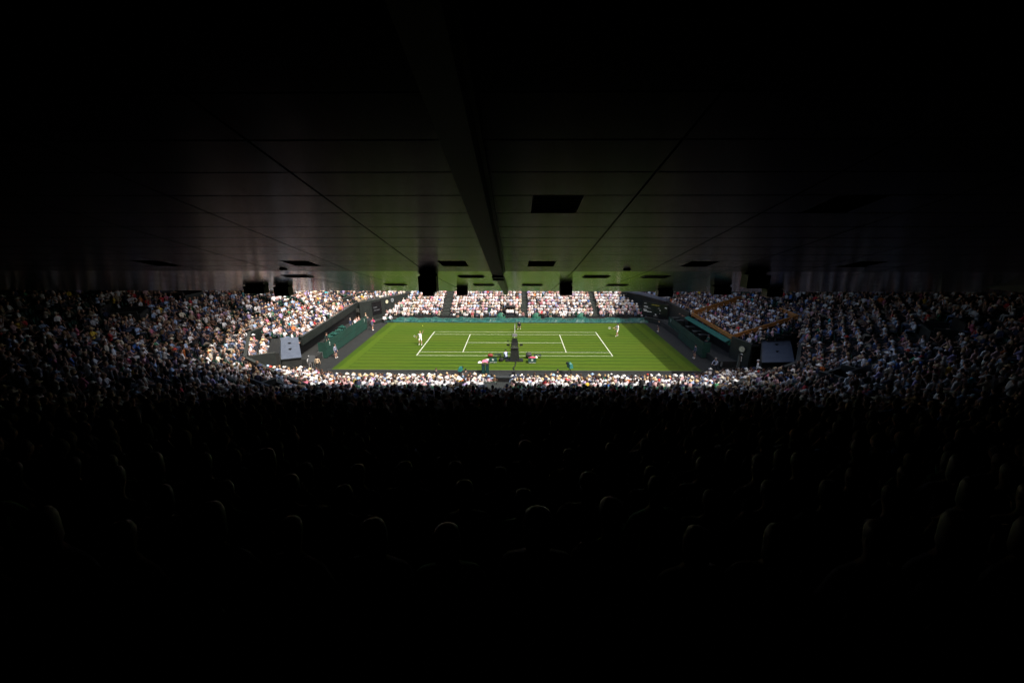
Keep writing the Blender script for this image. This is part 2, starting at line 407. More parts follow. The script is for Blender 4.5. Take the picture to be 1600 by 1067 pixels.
def fast_mesh(name, V, T, m, C=None, smooth=False):
    me = bpy.data.meshes.new(name); me.vertices.add(len(V)); me.vertices.foreach_set('co', V.ravel())
    me.loops.add(T.size); me.loops.foreach_set('vertex_index', T.ravel())
    me.polygons.add(len(T)); me.polygons.foreach_set('loop_start', np.arange(0, T.size, T.shape[1], dtype=np.int32))
    me.update(calc_edges=True)
    if smooth: me.polygons.foreach_set('use_smooth', np.ones(len(T), bool))
    if C is not None:
        at = me.attributes.new('tint', 'FLOAT_COLOR', 'POINT')
        at.data.foreach_set('color', np.concatenate([C, np.ones((len(C), 1), np.float32)], 1).astype(np.float32).ravel())
    me.materials.append(m); return me
o = link('spectator_crowd', fast_mesh('spectator_crowd', V, T, M_crowd(), C, True))
tag(o, 'packed crowd of seated spectators in white, pastel and dark clothes filling all the stands', 'crowd', kind='stuff')
print('crowd tris', len(T))

# seats: one joined object for the mass, single ones in the empty green patch
def seat_mb():
    m = MB(); m.box((0, .02, .42), (.44, .40, .04)); m.box((0, -.2, .66), (.44, .035, .46), rx=.12); m.box((0, -.1, .2), (.06, .06, .40)); return m
sm = seat_mb(); sv = np.array(sm.v, dtype=np.float32); sq = np.array(sm.f, dtype=np.int32)
solo = [s_ for s_ in empties if s_[7] is UPB and s_[5] == 11 and 1 <= s_[4] <= 3 and s_[6] < .55]
ids = set(id(s_) for s_ in solo)
SV = []; SQ = []; base = 0
for s_ in seats_all:
    if id(s_) in ids: continue
    x, y, z, yaw = s_[:4]; ca, sa = math.cos(yaw), math.sin(yaw)
    SV.append(np.stack([sv[:, 0]*ca-sv[:, 1]*sa+x, sv[:, 0]*sa+sv[:, 1]*ca+y, sv[:, 2]+z], 1)); SQ.append(sq+base); base += len(sv)
o = link('stadium_seats', fast_mesh('stadium_seats', np.concatenate(SV).astype(np.float32), np.concatenate(SQ).astype(np.int32), M_seat()))
tag(o, 'rows of dark green plastic seats under and between the spectators', 'seats', kind='stuff')
pm = MB().box((0, .02, .42), (.44, .40, .04)).box((0, -.1, .2), (.06, .06, .40)).mesh('stadium_seat', M_seat())
bm_ = MB().box((0, -.2, .68), (.44, .035, .46), rx=.12).mesh('backrest', M_seat())
RW = {1: 'lowest', 2: 'middle', 3: 'top'}
for s_ in solo:
    o = link('stadium_seat', pm, None, s_[:3], s_[3]); link('backrest', bm_, o)
    tag(o, 'empty green seat, %s row of the vacant patch behind the wooden balustrade' % RW[s_[4]], 'seat', 'vacant green seats, %s row' % RW[s_[4]])

# ------------------------------------------------------------------ figures built one by one (skin surfaces)
def skin_mesh(name, J, E, mats, sub=1):
    keys = list(J); ix = {k: i for i, k in enumerate(keys)}
    me = bpy.data.meshes.new('t'); me.from_pydata([J[k][0] for k in keys], [(ix[a], ix[b]) for a, b, _ in E], [])
    ob = bpy.data.objects.new('t', me); COL.objects.link(ob)
    md = ob.modifiers.new('s', 'SKIN'); md.use_smooth_shade = True; md.branch_smoothing = .3
    for i, k in enumerate(keys):
        r = J[k][1]; r = r if isinstance(r, tuple) else (r, r)
        me.skin_vertices[0].data[i].radius = r; me.skin_vertices[0].data[i].use_root = (k == 'pelvis')
    sb = ob.modifiers.new('d', 'SUBSURF'); sb.levels = sub
    dg = bpy.context.evaluated_depsgraph_get(); dg.update()
    out = bpy.data.meshes.new_from_object(ob.evaluated_get(dg)); out.name = name
    bpy.data.objects.remove(ob); bpy.data.meshes.remove(me)
    out.materials.clear()
    for m in mats: out.materials.append(m)
    segs = [(np.array(J[a][0]), np.array(J[b][0]), mi) for a, b, mi in E]
    cs = np.empty(len(out.polygons)*3, np.float32); out.polygons.foreach_get('center', cs); cs = cs.reshape(-1, 3)
    best = np.full(len(cs), 1e9); mi_ = np.zeros(len(cs), np.int32)
    for a, b, mi in segs:
        d = b-a; t = np.clip(((cs-a)@d)/max(1e-9, d@d), 0, 1); dist = np.linalg.norm(cs-(a+t[:, None]*d), axis=1)
        k = dist < best; best[k] = dist[k]; mi_[k] = mi
    out.polygons.foreach_set('material_index', mi_); out.polygons.foreach_set('use_smooth', [True]*len(cs)); out.update()
    return out
def V3(*a): return tuple(a)
def body(name, mats, bulk=1, seated=False, over=None, shorts=False, sleeves=True, crouch=False, sub=1, skirt=False):
    """slots: 0 shirt 1 trousers 2 skin 3 shoes. Figure faces +Y."""
    if seated:
        J = {'pelvis': ((0, 0, .50), (.16, .13)), 'waist': ((0, .0, .68), (.14, .115)), 'chest': ((0, .01, .90), (.165, .12)), 'nb': ((0, .01, 1.03), .075), 'neck': ((0, .02, 1.10), .052),
             'jaw': ((0, .04, 1.17), (.068, .075)), 'skull': ((0, .03, 1.25), (.078, .092)), 'top': ((0, .025, 1.31), (.055, .065))}
        K = {'hip': (.10, .02, .48), 'knee': (.13, .43, .50), 'ank': (.13, .44, .09), 'toe': (.14, .60, .04), 'sh': (.19, .01, .98), 'el': (.25, .06, .72), 'wr': (.13, .28, .60), 'hd': (.09, .36, .60)}
    elif crouch:
        J = {'pelvis': ((0, -.1, .35), (.15, .13)), 'waist': ((0, -.03, .5), (.13, .11)), 'chest': ((0, .08, .70), (.155, .12)), 'nb': ((0, .13, .82), .07), 'neck': ((0, .16, .88), .05),
             'jaw': ((0, .2, .94), (.066, .072)), 'skull': ((0, .19, 1.02), (.076, .09)), 'top': ((0, .18, 1.08), (.052, .062))}
        K = {'hip': (.1, -.08, .33), 'knee': (.16, .30, .42), 'ank': (.14, .02, .09), 'toe': (.16, .18, .04), 'sh': (.18, .1, .78), 'el': (.22, .25, .58), 'wr': (.12, .42, .48), 'hd': (.1, .5, .47)}
    else:
        J = {'pelvis': ((0, 0, .95), (.155, .115)), 'waist': ((0, 0, 1.12), (.135, .105)), 'chest': ((0, .0, 1.32), (.165, .12)), 'nb': ((0, 0, 1.455), .075), 'neck': ((0, .01, 1.52), .052),
             'jaw': ((0, .03, 1.585), (.068, .075)), 'skull': ((0, .02, 1.665), (.078, .092)), 'top': ((0, .015, 1.725), (.055, .065))}
        K = {'hip': (.10, 0, .90), 'knee': (.12, .02, .50), 'ank': (.13, -.02, .10), 'toe': (.15, .14, .04), 'sh': (.19, 0, 1.405), 'el': (.25, -.02, 1.13), 'wr': (.27, .06, .90), 'hd': (.27, .09, .80)}
    R = {'hip': .092, 'knee': .058, 'ank': .04, 'toe': .042, 'sh': .062, 'el': .045, 'wr': .028, 'hd': (.038, .02)}
    if skirt: R['hip'] = .12
    for s, n in ((-1, 'l'), (1, 'r')):
        for k, p in K.items(): J[k+n] = ((p[0]*s, p[1], p[2]), R[k])
    for k in ('waist', 'chest', 'pelvis'):
        r_ = J[k][1]; J[k] = (J[k][0], (r_[0]*bulk, r_[1]*bulk))
    if over:
        for k, p in over.items(): J[k] = (p, J[k][1])
    for n in 'lr':   # mid-thigh vertex ends the shorts
        a, b = Vector(J['hip'+n][0]), Vector(J['knee'+n][0]); J['mt'+n] = (tuple(a.lerp(b, .65)), .078 if not shorts else .085)
        a, b = Vector(J['sh'+n][0]), Vector(J['el'+n][0]); J['ma'+n] = (tuple(a.lerp(b, .6)), .052)
    E = [('pelvis', 'waist', 0), ('waist', 'chest', 0), ('chest', 'nb', 0), ('nb', 'neck', 2), ('neck', 'jaw', 2), ('jaw', 'skull', 2), ('skull', 'top', 2)]
    lo = 2 if shorts else 1; fa = 0 if sleeves else 2
    for n in 'lr':
        E += [('pelvis', 'hip'+n, 1), ('hip'+n, 'mt'+n, 1), ('mt'+n, 'knee'+n, lo), ('knee'+n, 'ank'+n, lo), ('ank'+n, 'toe'+n, 3),
              ('chest', 'sh'+n, 0), ('sh'+n, 'ma'+n, 0), ('ma'+n, 'el'+n, fa), ('el'+n, 'wr'+n, fa), ('wr'+n, 'hd'+n, 2)]
    me = skin_mesh(name, J, E, mats, sub)
    # fingers, nose, ears, eyes grown onto the surface
    mb = MB()
    for n, s in (('l', -1), ('r', 1)):
        w_, h = Vector(J['wr'+n][0]), Vector(J['hd'+n][0]); d = (h-w_).normalized(); side = d.cross(Vector((0, 1, .2))).normalized() if abs(d.y) < .9 else Vector((1, 0, 0))
        cu = side.cross(d).normalized()
        for i, (q, ln) in enumerate(((-.026, .06), (-.009, .072), (.009, .068), (.026, .052))):
            a = h+side*q-d*.01; b = a+d*ln*.55+cu*.01; c = b+d*ln*.4+cu*.035; mb.k = 2; mb.tube([a, b, c], [.0095, .009, .007], 5)
        a = w_+d*.03-side*s*.025; mb.tube([a, a-side*s*.03+d*.03, a-side*s*.035+d*.065+cu*.01], [.012, .011, .008], 5)
    sk_ = Vector(J['skull'][0]); jw = Vector(J['jaw'][0]); f = Vector((0, 1, 0))
    mb.k = 2; mb.tube([sk_+f*.085+Vector((0, 0, -.015)), jw+f*.105+Vector((0, 0, .03)), jw+f*.08+Vector((0, 0, .022))], [.008, .014, .01], 5)
    for s in (-1, 1): mb.ball(sk_+Vector((.078*s, -.005, -.03)), .024, 6, 4, (.4, .8, 1.2))
    mb.k = 3
    for s in (-1, 1): mb.ball(sk_+Vector((.03*s, .086, -.02)), .009, 6, 4, (1.3, .5, .8))
    mb.box(jw+Vector((0, .083, -.012)), (.04, .008, .008))
    tmp = mb.mesh('x', mats, True)
    import bmesh
    b = bmesh.new(); b.from_mesh(me); b.from_mesh(tmp); b.to_mesh(me); b.free(); bpy.data.meshes.remove(tmp)
    return me, J
def hair_mb(J, kind='short'):
    c = Vector(J['skull'][0]); mb = MB(); L = (c.x, c.y-.012, c.z)
    if kind == 'short': mb.lathe([(.07, -.06), (.094, -.02), (.098, .03), (.085, .075), (.05, .10), (.005, .108)], L, 12, .90, 1.0)
    elif kind == 'long': mb.lathe([(.07, -.2), (.095, -.14), (.10, -.04), (.102, .03), (.088, .08), (.05, .105), (.005, .112)], (c.x, c.y-.025, c.z), 12, .96, .95)
    elif kind == 'brim': mb.lathe([(.19, .01), (.20, .018), (.105, .03), (.1, .09), (.08, .125), (.02, .13), (.004, .12)], (c.x, c.y, c.z), 16, .95, 1.05)
    elif kind == 'cap':
        mb.lathe([(.098, -.0), (.1, .04), (.085, .085), (.05, .108), (.005, .115)], (c.x, c.y, c.z), 12, .92, 1.0); mb.box((c.x, c.y+.13, c.z+.015), (.13, .11, .012))
    elif kind == 'officer':
        mb.lathe([(.088, .01), (.092, .05), (.125, .085), (.12, .10), (.005, .11)], (c.x, c.y, c.z), 12, .95, 1.05); mb.box((c.x, c.y+.11, c.z+.015), (.12, .06, .012))
    return mb
SLOT = [M_shirt(), M_trouser(), M_skin(), M_black()]
seat_var = []
for i, ov in enumerate([{}, {'ell': (-.27, .1, .74), 'wrl': (-.05, .27, .80), 'hdl': (.03, .28, .83), 'elr': (.27, .1, .74), 'wrr': (.05, .3, .78), 'hdr': (-.03, .31, .81)},
                        {'skull': (.02, .06, 1.24), 'jaw': (.015, .07, 1.165), 'wrr': (.10, .22, 1.0), 'hdr': (.07, .20, 1.08), 'elr': (.24, .25, .78)},
                        {'chest': (0, .08, .88), 'nb': (0, .12, 1.0), 'neck': (0, .14, 1.06), 'jaw': (0, .17, 1.12), 'skull': (0, .16, 1.2), 'top': (0, .155, 1.26), 'shl': (-.19, .1, .95), 'shr': (.19, .1, .95), 'wrl': (-.1, .4, .58), 'wrr': (.1, .4, .58), 'hdl': (-.05, .46, .58), 'hdr': (.05, .46, .58), 'ell': (-.24, .22, .66), 'elr': (.24, .22, .66)}]):
    me, J = body('person', SLOT, seated=True, over=ov, sleeves=(i % 2 == 0))
    seat_var.append((me, {hk: hair_mb(J, hk).mesh('hat' if hk in ('brim', 'cap') else 'hair', M_hair(), True) for hk in ('short', 'long', 'brim', 'cap')}))
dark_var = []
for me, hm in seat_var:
    m2 = me.copy(); m2.name = 'person'; m2.materials[2] = mat('shade_darkened_skin', (.10, .055, .035), .7, spec=.2); dark_var.append((m2, hm))  # skin colour darkened to paint in the deep shade near the camera
def place_person(p, cn, hk, hcol, label, group, var, pool=None):
    me, hm = (pool or seat_var)[var]
    o = link('person', me, None, (p[0]+random.gauss(0, .03), p[1]+random.gauss(0, .03), p[2]), p[3]+random.gauss(0, .14))
    s = random.uniform(.98, 1.12); o.scale = (s, s, s)
    f = random.uniform(.88, 1.1); o.color = (*[min(.82, c*f) for c in COLS[cn]], 1)
    h = link(hm[hk].name.split('.')[0], hm[hk], o); h.color = (*hcol, 1)
    tag(o, label, 'person', group); return o
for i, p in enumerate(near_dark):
    cn = random.choice(['navy', 'black', 'black', 'navy', 'brown', 'green']); hk = random.choice(['short', 'short', 'long'])  # dark clothes and hair carry the shade of the nearest rows
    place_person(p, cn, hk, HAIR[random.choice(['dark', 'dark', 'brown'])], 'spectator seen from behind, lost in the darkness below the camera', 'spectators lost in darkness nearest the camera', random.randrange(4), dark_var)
def zone(px, py):
    zs = [(230, 'in the dark far left'), (400, 'left of the left booth'), (520, 'below the left booth'), (640, 'below the lawn left end'),
          (740, 'below the left service line'), (800, 'left of the centre gap'), (880, 'right of the centre gap'), (980, 'below the lawn right half'),
          (1090, 'below the lawn right end'), (1210, 'below the right booth'), (1340, 'right of the right booth'), (9999, 'in the dark far right')]
    a = next(t for l, t in zs if px < l)
    b = 'front rows' if py < 615 else ('middle rows' if py < 628 else 'rear rows')
    return a, b
used = set()
for p in rest:
    a, b = zone(p[8], p[9])
    for t in range(300):
        cn = random.choices(CN, PAL['bright'])[0] if t < 30 else random.choice(CN)  # paler tops make up in colour for weak fill light here
        if random.random() < .3: hk = random.choice(['brim', 'cap']); hn = pick(HAT, [8, 5, 3, 3, 1, 1]); hc = HAT[hn]; ht = '%s %s' % (hn, 'brimmed hat' if hk == 'brim' else 'cap')
        else: hk = random.choice(['short', 'long']); hn = pick(HAIR); hc = HAIR[hn]; ht = '%s %s hair' % (hk, hn)
        lab = 'spectator in %s top, %s, %s %s' % (cn, ht, b, a)
        if lab not in used: break
    used.add(lab)
    place_person(p, cn, hk, hc, lab, 'spectators seated in the shaded near tier', random.randrange(4))

def figure(label, loc, rz, shirt, hair, hk='short', trouser=None, shoes=None, group=None, sub=1, scale=1, skin=None, **kw):
    ms = [mat('cloth_%s' % label[:24].replace(' ', '_'), shirt, .85, var=.08, scale=8),
          mat('trousers_%.3f_%.3f_%.3f' % tuple(trouser), trouser, .85) if trouser else M_trouser(),
          M_skin(), mat('shoe_%.2f' % shoes, (shoes,)*3, .6) if shoes is not None else M_black()]
    me, J = body('person', ms, sub=sub, **kw)
    o = link('person', me, None, loc, rz); o.scale = (scale,)*3
    h = hair_mb(J, hk).build('hat' if hk in ('brim', 'cap', 'officer') else 'hair', M_hair(), o, True); h.color = (*hair, 1)
    tag(o, label, 'person', group); return o

# ------------------------------------------------------------------ walls
def wall_poly(name, label, P, h, th=.18, m=None, cap=None, cat='wall', inward=1):
    """P: list of (x, y, ztop); wall of height h below its top, coping strip on top as a part"""
    root = thing(name, label, cat, (P[0][0], P[0][1], 0)); ox, oy = P[0][0], P[0][1]
    N_ = normals(P); mb = MB(); cp = MB()
    for j in range(len(P)-1):
        a, b = P[j], P[j+1]; na, nb = N_[j], N_[j+1]
        def pt(p, n, d, z): return (p[0]+n.x*d-ox, p[1]+n.y*d-oy, z)
        q = [pt(a, na, -th/2, a[2]), pt(b, nb, -th/2, b[2]), pt(b, nb, th/2, b[2]), pt(a, na, th/2, a[2])]
        mb.prism(q, h)
        q = [pt(a, na, -th/2-.03, a[2]+.05), pt(b, nb, -th/2-.03, b[2]+.05), pt(b, nb, th/2+.03, b[2]+.05), pt(a, na, th/2+.03, a[2]+.05)]
        cp.prism(q, .047)
    mb.build('wall_face', m or M_wall(), root); cp.build('coping', cap or M_coping(), root)
    return root
# fascias of the side stands
wall_poly('stand_fascia', 'long dark parapet under the front row of the left stand', [(-21.0, 18.9, 3.1), (-25.5, 11.6, 3.1), (-23.9, -8.4, 3.1)], .95)
wall_poly('corner_wall', 'tall dark wall across the far left corner carrying the round clock', [(-18.4, 23.4, 3.1), (-20.6, 18.7, 3.12), (-24.9, 11.3, 3.12)], 3.1, .2)
wall_poly('stand_fascia', 'dark parapet of the right stand between wooden balustrade and right booth', [(25.1, -10.6, 3.1), (24.5, -7.72, 3.1)], 3.0)
wall_poly('corner_wall', 'dark wall across the far right corner holding the lit scoreboard', [(24.9, 5.0, 3.1), (24.7, 13.9, 3.1), (22.6, 18.6, 3.1), (20.4, 21.6, 3.15)], 3.1, .2)
wall_poly('fascia_roof', 'blue grey sloped roof strip above the far right corner scoreboard', [(24.8, 13.4, 3.35), (22.2, 18.9, 3.5), (19.9, 21.9, 3.6)], .25, .9, M_booth(), M_booth(), 'roof')
# recess walls behind the canvas screens
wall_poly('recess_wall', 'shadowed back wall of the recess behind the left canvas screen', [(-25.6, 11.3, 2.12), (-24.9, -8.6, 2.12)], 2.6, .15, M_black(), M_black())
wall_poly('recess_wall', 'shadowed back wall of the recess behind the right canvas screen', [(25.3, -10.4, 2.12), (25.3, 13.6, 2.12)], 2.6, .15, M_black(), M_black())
# ring wall in front of the upper terrace
wall_poly('ring_wall', 'dark parapet between lower and upper seats of the left stand', [(-22.0, 24.3, 4.0), (-26.4, 15.4, 3.95), (-28.5, 2.5, 3.9), (-29.1, -9.2, 3.85), (-24.5, -17.0, 3.7)], 1.4, .22)
wall_poly('ring_wall', 'dark parapet sloping down from the left booth to the near centre', [(-24.4, -17.0, 3.6), (-20.1, -19.8, 3.25), (-15.5, -22.5, 2.95), (-12.0, -22.55, 2.95)], 1.9, .22)
wall_poly('ring_wall', 'low dark parapet in front of the shaded seats at the near centre', [(-11.9, -22.56, 2.9), (12, -22.56, 2.9)], 1.8, .2)
wall_poly('ring_wall', 'dark parapet climbing from the near centre to the right booth', [(12.1, -22.55, 2.95), (15.6, -22.5, 2.95), (20.2, -20.1, 3.2), (25.2, -17.5, 3.6), (27.9, -13.6, 4.0)], 1.9, .22)
# walls behind the lower near block
wall_poly('block_wall', 'short dark wall closing the seats left of the left booth', [(-26.2, -15.6, 3.1), (-23.75, -13.7, 3.0)], 1.9, .18)
wall_poly('block_wall', 'dark curved wall behind the left end of the lower near seats', [(-25.2, -14.9, 1.75), (-22.0, -16.2, 1.75), (-17.0, -18.9, 1.75), (-15.2, -19.35, 1.72)], 1.3, .2)
wall_poly('block_wall', 'dark curved wall behind the right end of the lower near seats', [(14.7, -19.35, 1.72), (17.2, -18.8, 1.75), (22.5, -16.2, 1.75), (25.4, -14.9, 1.78)], 1.3, .2)
wall_poly('front_wall', 'low black wall in front of the lower near seats', [(-23.2, -10.65, .22), (-17.5, -13.25, .22), (17.5, -13.25, .22), (23.5, -10.65, .22)], .9, .14, M_black(), M_wall())
wall_poly('far_wall', 'low black wall behind the crumpled teal covers', [(21.6, 14.95, .12), (-21.6, 14.95, .22)], .7, .16, M_black(), M_wall())
# walkway between blocks
mb = MB(); P0 = [(-24.5, -16.6, .95), (-17.4, -19.4, .95), (17.4, -19.4, .95), (24.5, -16.6, .95)]
Pi = off(P0, 0); Po = off([(p[0], p[1], 0) for p in P0], 3.1)
for j in range(3): mb.prism([(*Pi[j], .95), (*Pi[j+1], .95), (*Po[j+1], .95), (*Po[j], .95)], .3)
tag(mb.build('walkway', mat('walkway_paint', (.03, .036, .034), .8, scale=1, var=.3)), kind='structure')
tag(MB().box((-1.45, -17.0, .97), (2.6, 1.5, .08)).build('camera_platform', mat('platform_paint', (.015, .019, .017), .8, scale=1, var=.3)), kind='structure')
tag(MB().box((-1.45, -17.0, .4), (2.5, 1.4, 1.0)).build('platform_base', M_black()), kind='structure')

# canvas back screens
def screen(side, y0, y1, label):
    t = thing('canvas_screen', label, 'screen', (side*22.15, 0, 0)); n = 8; s = side
    for i in range(n):
        a = y0+(y1-y0)*i/n; b = y0+(y1-y0)*(i+1)/n
        xo = (.9 if side > 0 else -.2)*(((a+b)/2-y0)/(y1-y0))
        MB().box((xo*1.0*(1 if side > 0 else 1), (a+b)/2, 1.53), (.06, b-a-.012, .86)).build('upper_panel', M_canvas(), t)
        MB().box((xo, (a+b)/2, .56), (.06, b-a-.012, .96)).build('lower_panel', M_canvas(), t)
    for i in range(0, n+1, 2):
        a = y0+(y1-y0)*i/n; xo = (.9 if side > 0 else -.2)*((a-y0)/(y1-y0))
        MB().box((xo+s*.09, a, .98), (.08, .08, 1.94)).build('post', M_black(), t)
    MB().box((s*.9 if 0 else s*.45, y0-.05, .98), (.9, .05, 1.9)).build('end_panel', M_canvas(), t)
    for q in (.07, .93):     # small pale crest printed near each end
        y = y0+(y1-y0)*q; xo = (.9 if side > 0 else -.2)*q
        m = MB(); cx = xo-s*.036
        pts = [(cx, y+.12*math.cos(2*PI*k/10), 1.62+.17*math.sin(2*PI*k/10)) for k in range(10)]
        m.add(pts, [list(range(10))]); m.add([(cx, y-.07, 1.30), (cx, y+.07, 1.30), (cx, y+.07, 1.42), (cx, y-.07, 1.42)], [(0, 1, 2, 3)])
        m.build('crest', mat('crest_print', (.38, .45, .42), .8), t)
    return t
screen(-1, -6.6, 7.1, 'long dark green canvas screen behind the left baseline, dark slit along its middle')
screen(1, -6.0, 7.4, 'long dark green canvas screen behind the right baseline under the wooden balustrade')
# dark gangway floors in the recesses and green seats / desk in them
for s, nm in ((-1, 'left'), (1, 'right')):
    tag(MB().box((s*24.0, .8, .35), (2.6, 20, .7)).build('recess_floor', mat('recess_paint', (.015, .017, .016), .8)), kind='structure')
for i, (x, y) in enumerate([(-23.6, -2.6), (-23.6, -1.2), (-23.7, .6), (-23.8, 1.9)]):
    rr = random.Random(i); t = thing('camera_desk', ['green covered camera desk nearest the booth behind the left screen', 'second green covered desk behind the left screen', 'third green covered desk behind the left screen', 'farthest green covered desk behind the left screen'][i], 'desk', (x, y, .7), rr.uniform(-.3, .3)); t.scale = (rr.uniform(.7, 1), rr.uniform(.6, 1), rr.uniform(.8, 1.05))
    MB().box((0, 0, 1.08), (.5, .4, .25), taper=.7).build('covered_camera', mat('pale_teal_cover', (.014, .07, .055), .5, bump=.3), t)
    MB().box((0, 0, .95), (1.0, .8, .06)).build('desk_top', mat('pale_teal_cover', (.014, .07, .055), .5, bump=.3), t)
    MB().box((0, 0, .45), (.9, .7, .9)).build('desk_body', M_canvas(), t)
for i, (x, y) in enumerate([(24.3, 8.0), (24.2, 6.3), (24.2, 2.6), (24.1, .2), (24.1, -1.5)]):
    t = thing('camera_desk', 'grey topped desk number %s from the far end in the recess behind the right screen' % ['one', 'two', 'three', 'four', 'five'][i], 'desk', (x, y, .7))
    MB().box((0, 0, .95), (1.1, .7, .05)).build('desk_top', mat('grey_desk', (.045, .05, .048), .5), t)
    MB().box((0, 0, .45), (.9, .6, .9)).build('desk_body', M_wall(), t)

# teal covers along the far edge: crumpled heap, real folds
random.seed(3); mb = MB(); nx, ny = 150, 6
for i in range(nx+1):
    for j in range(ny+1):
        x = -21.6+43.0*i/nx; y = 11.35+2.7*j/ny
        prof = .34*math.sin(PI*min(1, max(0, (j+.15)/ny)))**.7 if 0 < j < ny else 0.0
        z = prof*(1+.35*math.sin(x*1.3)+.25*math.sin(x*3.1+j))+ (random.uniform(-.07, .07) if 0 < j < ny else 0)
        mb.v.append((x+random.uniform(-.06, .06), y+random.uniform(-.08, .08)*(j > 0), max(0, z)+.004))
for i in range(nx):
    for j in range(ny): a = i*(ny+1)+j; mb.f.append([a, a+ny+1, a+ny+2, a+1]); mb.m.append(0)
tag(mb.build('court_cover', M_teal()), 'long crumpled teal rain cover lying along the far side of the lawn', 'rain cover')

# ------------------------------------------------------------------ booths
def booth(label, A, B, C_, D, hfront, name='commentary_booth'):
    c = Vector([(A[i]+B[i]+C_[i]+D[i])/4 for i in range(3)]); t = thing(name, label, 'booth', (c.x, c.y, 0))
    q = [Vector(p)-Vector((c.x, c.y, 0)) for p in (A, B, C_, D)]
    cen = sum(q, Vector())/4; qi = [p+(cen-p)*.06-Vector((0, 0, .125)) for p in q]
    n = 6
    for i in range(n):      # sheet by sheet
        a0 = q[0].lerp(q[3], i/n); a1 = q[0].lerp(q[3], (i+.985)/n); b0 = q[1].lerp(q[2], i/n); b1 = q[1].lerp(q[2], (i+.985)/n)
        MB().prism([a0, b0, b1, a1], .05).build('roof_sheet', M_booth(), t)
    MB().prism(q_shift(q, -.055), .065).build('roof_deck', M_wall(), t)
    m = MB(); bz = A[2]-3.0
    vs = [p for p in qi]+[Vector((p.x, p.y, C_[2]-hfront)) for p in qi]
    m.add(vs, [(0, 1, 2, 3)]+[(i, i+4, (i+1) % 4+4, (i+1) % 4) for i in range(4)]); m.build('booth_wall', mat('booth_paint', (.014, .016, .015), .6), t)
    for u in (.33, .62):
        p = q[0].lerp(q[1], .5).lerp(q[3].lerp(q[2], .5), u); MB().lathe([(.09, 0), (.1, .08), (.05, .1)], (p.x, p.y, p.z), 8).box((p.x, p.y, p.z+.12), (.28, .16, .05)).build('roof_lamp', M_black(), t)
    MB().tube([q[0]+Vector((0, 0, .02)), q[3]+Vector((0, 0, .02))], .05, 5).build('side_flashing', M_coping(), t)
    return t
def q_shift(q, dz): return [p+Vector((0, 0, dz)) for p in q]
booth('commentary booth with pale blue grey roof beside the left near seats', (-26.0, -8.9, 3.15), (-24.2, -8.5, 3.12), (-21.75, -12.7, 2.2), (-23.5, -13.4, 2.2), 1.35)
booth('wide commentary booth with dark blue grey roof beside the right near seats', (27.5, -8.2, 3.1), (30.9, -7.7, 3.1), (27.8, -13.5, 2.2), (24.4, -13.7, 2.2), 1.5)
lb = bpy.data.objects['commentary_booth']; lx = lb.location
MB().prism([(-27.0-lx.x, -8.8-lx.y, 3.05), (-25.9-lx.x, -8.9-lx.y, 3.05), (-23.35-lx.x, -13.7-lx.y, 2.95), (-24.45-lx.x, -14.0-lx.y, 2.95)], 2.6).build('side_wall', mat('booth_paint'), lb)
t = thing('booth_side_panel', 'pale grey leaning side panel beside the left booth', 'panel', (-21.2, -11.6, 0))
MB().prism([(-.45, .2, 2.0), (.15, .3, 1.9), (.4, -.6, 1.5), (-.2, -.8, 1.55)], .06).build('panel_sheet', mat('pale_grey_panel', (.03, .033, .033), .6), t)
MB().tube([(0, -.3, 1.5), (0, -.3, 0)], .05).build('panel_post', M_black(), t)

# timber balustrade round the guest box on the right
t = thing('wooden_balustrade', 'orange timber balustrade enclosing the guest box in the right stand', 'balustrade', (24.6, -7.6, 0))
def rail_panel(a, b, h, nm='balustrade_panel'):
    a, b = Vector(a), Vector(b); d = (b-a); n = Vector((-d.y, d.x, 0)).normalized()*.05
    q = [a-n, b-n, b+n, a+n]; MB().prism(q, h).build(nm, M_wood(), t)
    MB().prism([p+Vector((0, 0, .055))+(n*.6 if i > 1 else -n*.6) for i, p in enumerate(q)], .052).build('handrail', mat('polished_rail_wood', (.42, .18, .045), .35), t)
fx = [(.0, -.0, 3.16), (.1, 3.0, 3.16), (.25, 6.2, 3.16), (.4, 9.3, 3.16), (.5, 12.2, 3.16)]
for a, b in zip(fx, fx[1:]): rail_panel(a, b, .42)
def climb(x0, y0, x1, y1, z0, z1, h, n):
    for i in range(n):
        u, v = i/n, (i+.99)/n; rail_panel((x0+(x1-x0)*u, y0+(y1-y0)*u, z0+(z1-z0)*u), (x0+(x1-x0)*v, y0+(y1-y0)*v, z0+(z1-z0)*v), h)
climb(.55, 12.35, 7.0, 12.0, 3.3, 5.6, .8, 4)
climb(.05, -.12, 6.6, -.1, 3.35, 5.55, .4, 4)
climb(6.75, -.1, 6.75, 3.2, 5.6, 5.75, .5, 2)
t = thing('valance', 'dark green valance hanging under the wooden balustrade', 'valance', (24.35, -7.6, 0))
for i in range(6):
    a, b = i*2.0, i*2.0+1.98; m = MB(); m.prism([(.01*a-.02, a, 2.72), (.01*a+.1, a, 2.72), (.01*b+.1, b, 2.72), (.01*b-.02, b, 2.72)], .62)
    m.add([(.0+.01*a, a, 2.722), (-.5+.01*a, a, 2.45), (-.5+.01*b, b, 2.45), (.01*b, b, 2.722)], [(0, 1, 2, 3)])
    m.build('valance_panel', mat('valance_cloth', (.006, .10, .075), .7, bump=.1), t)

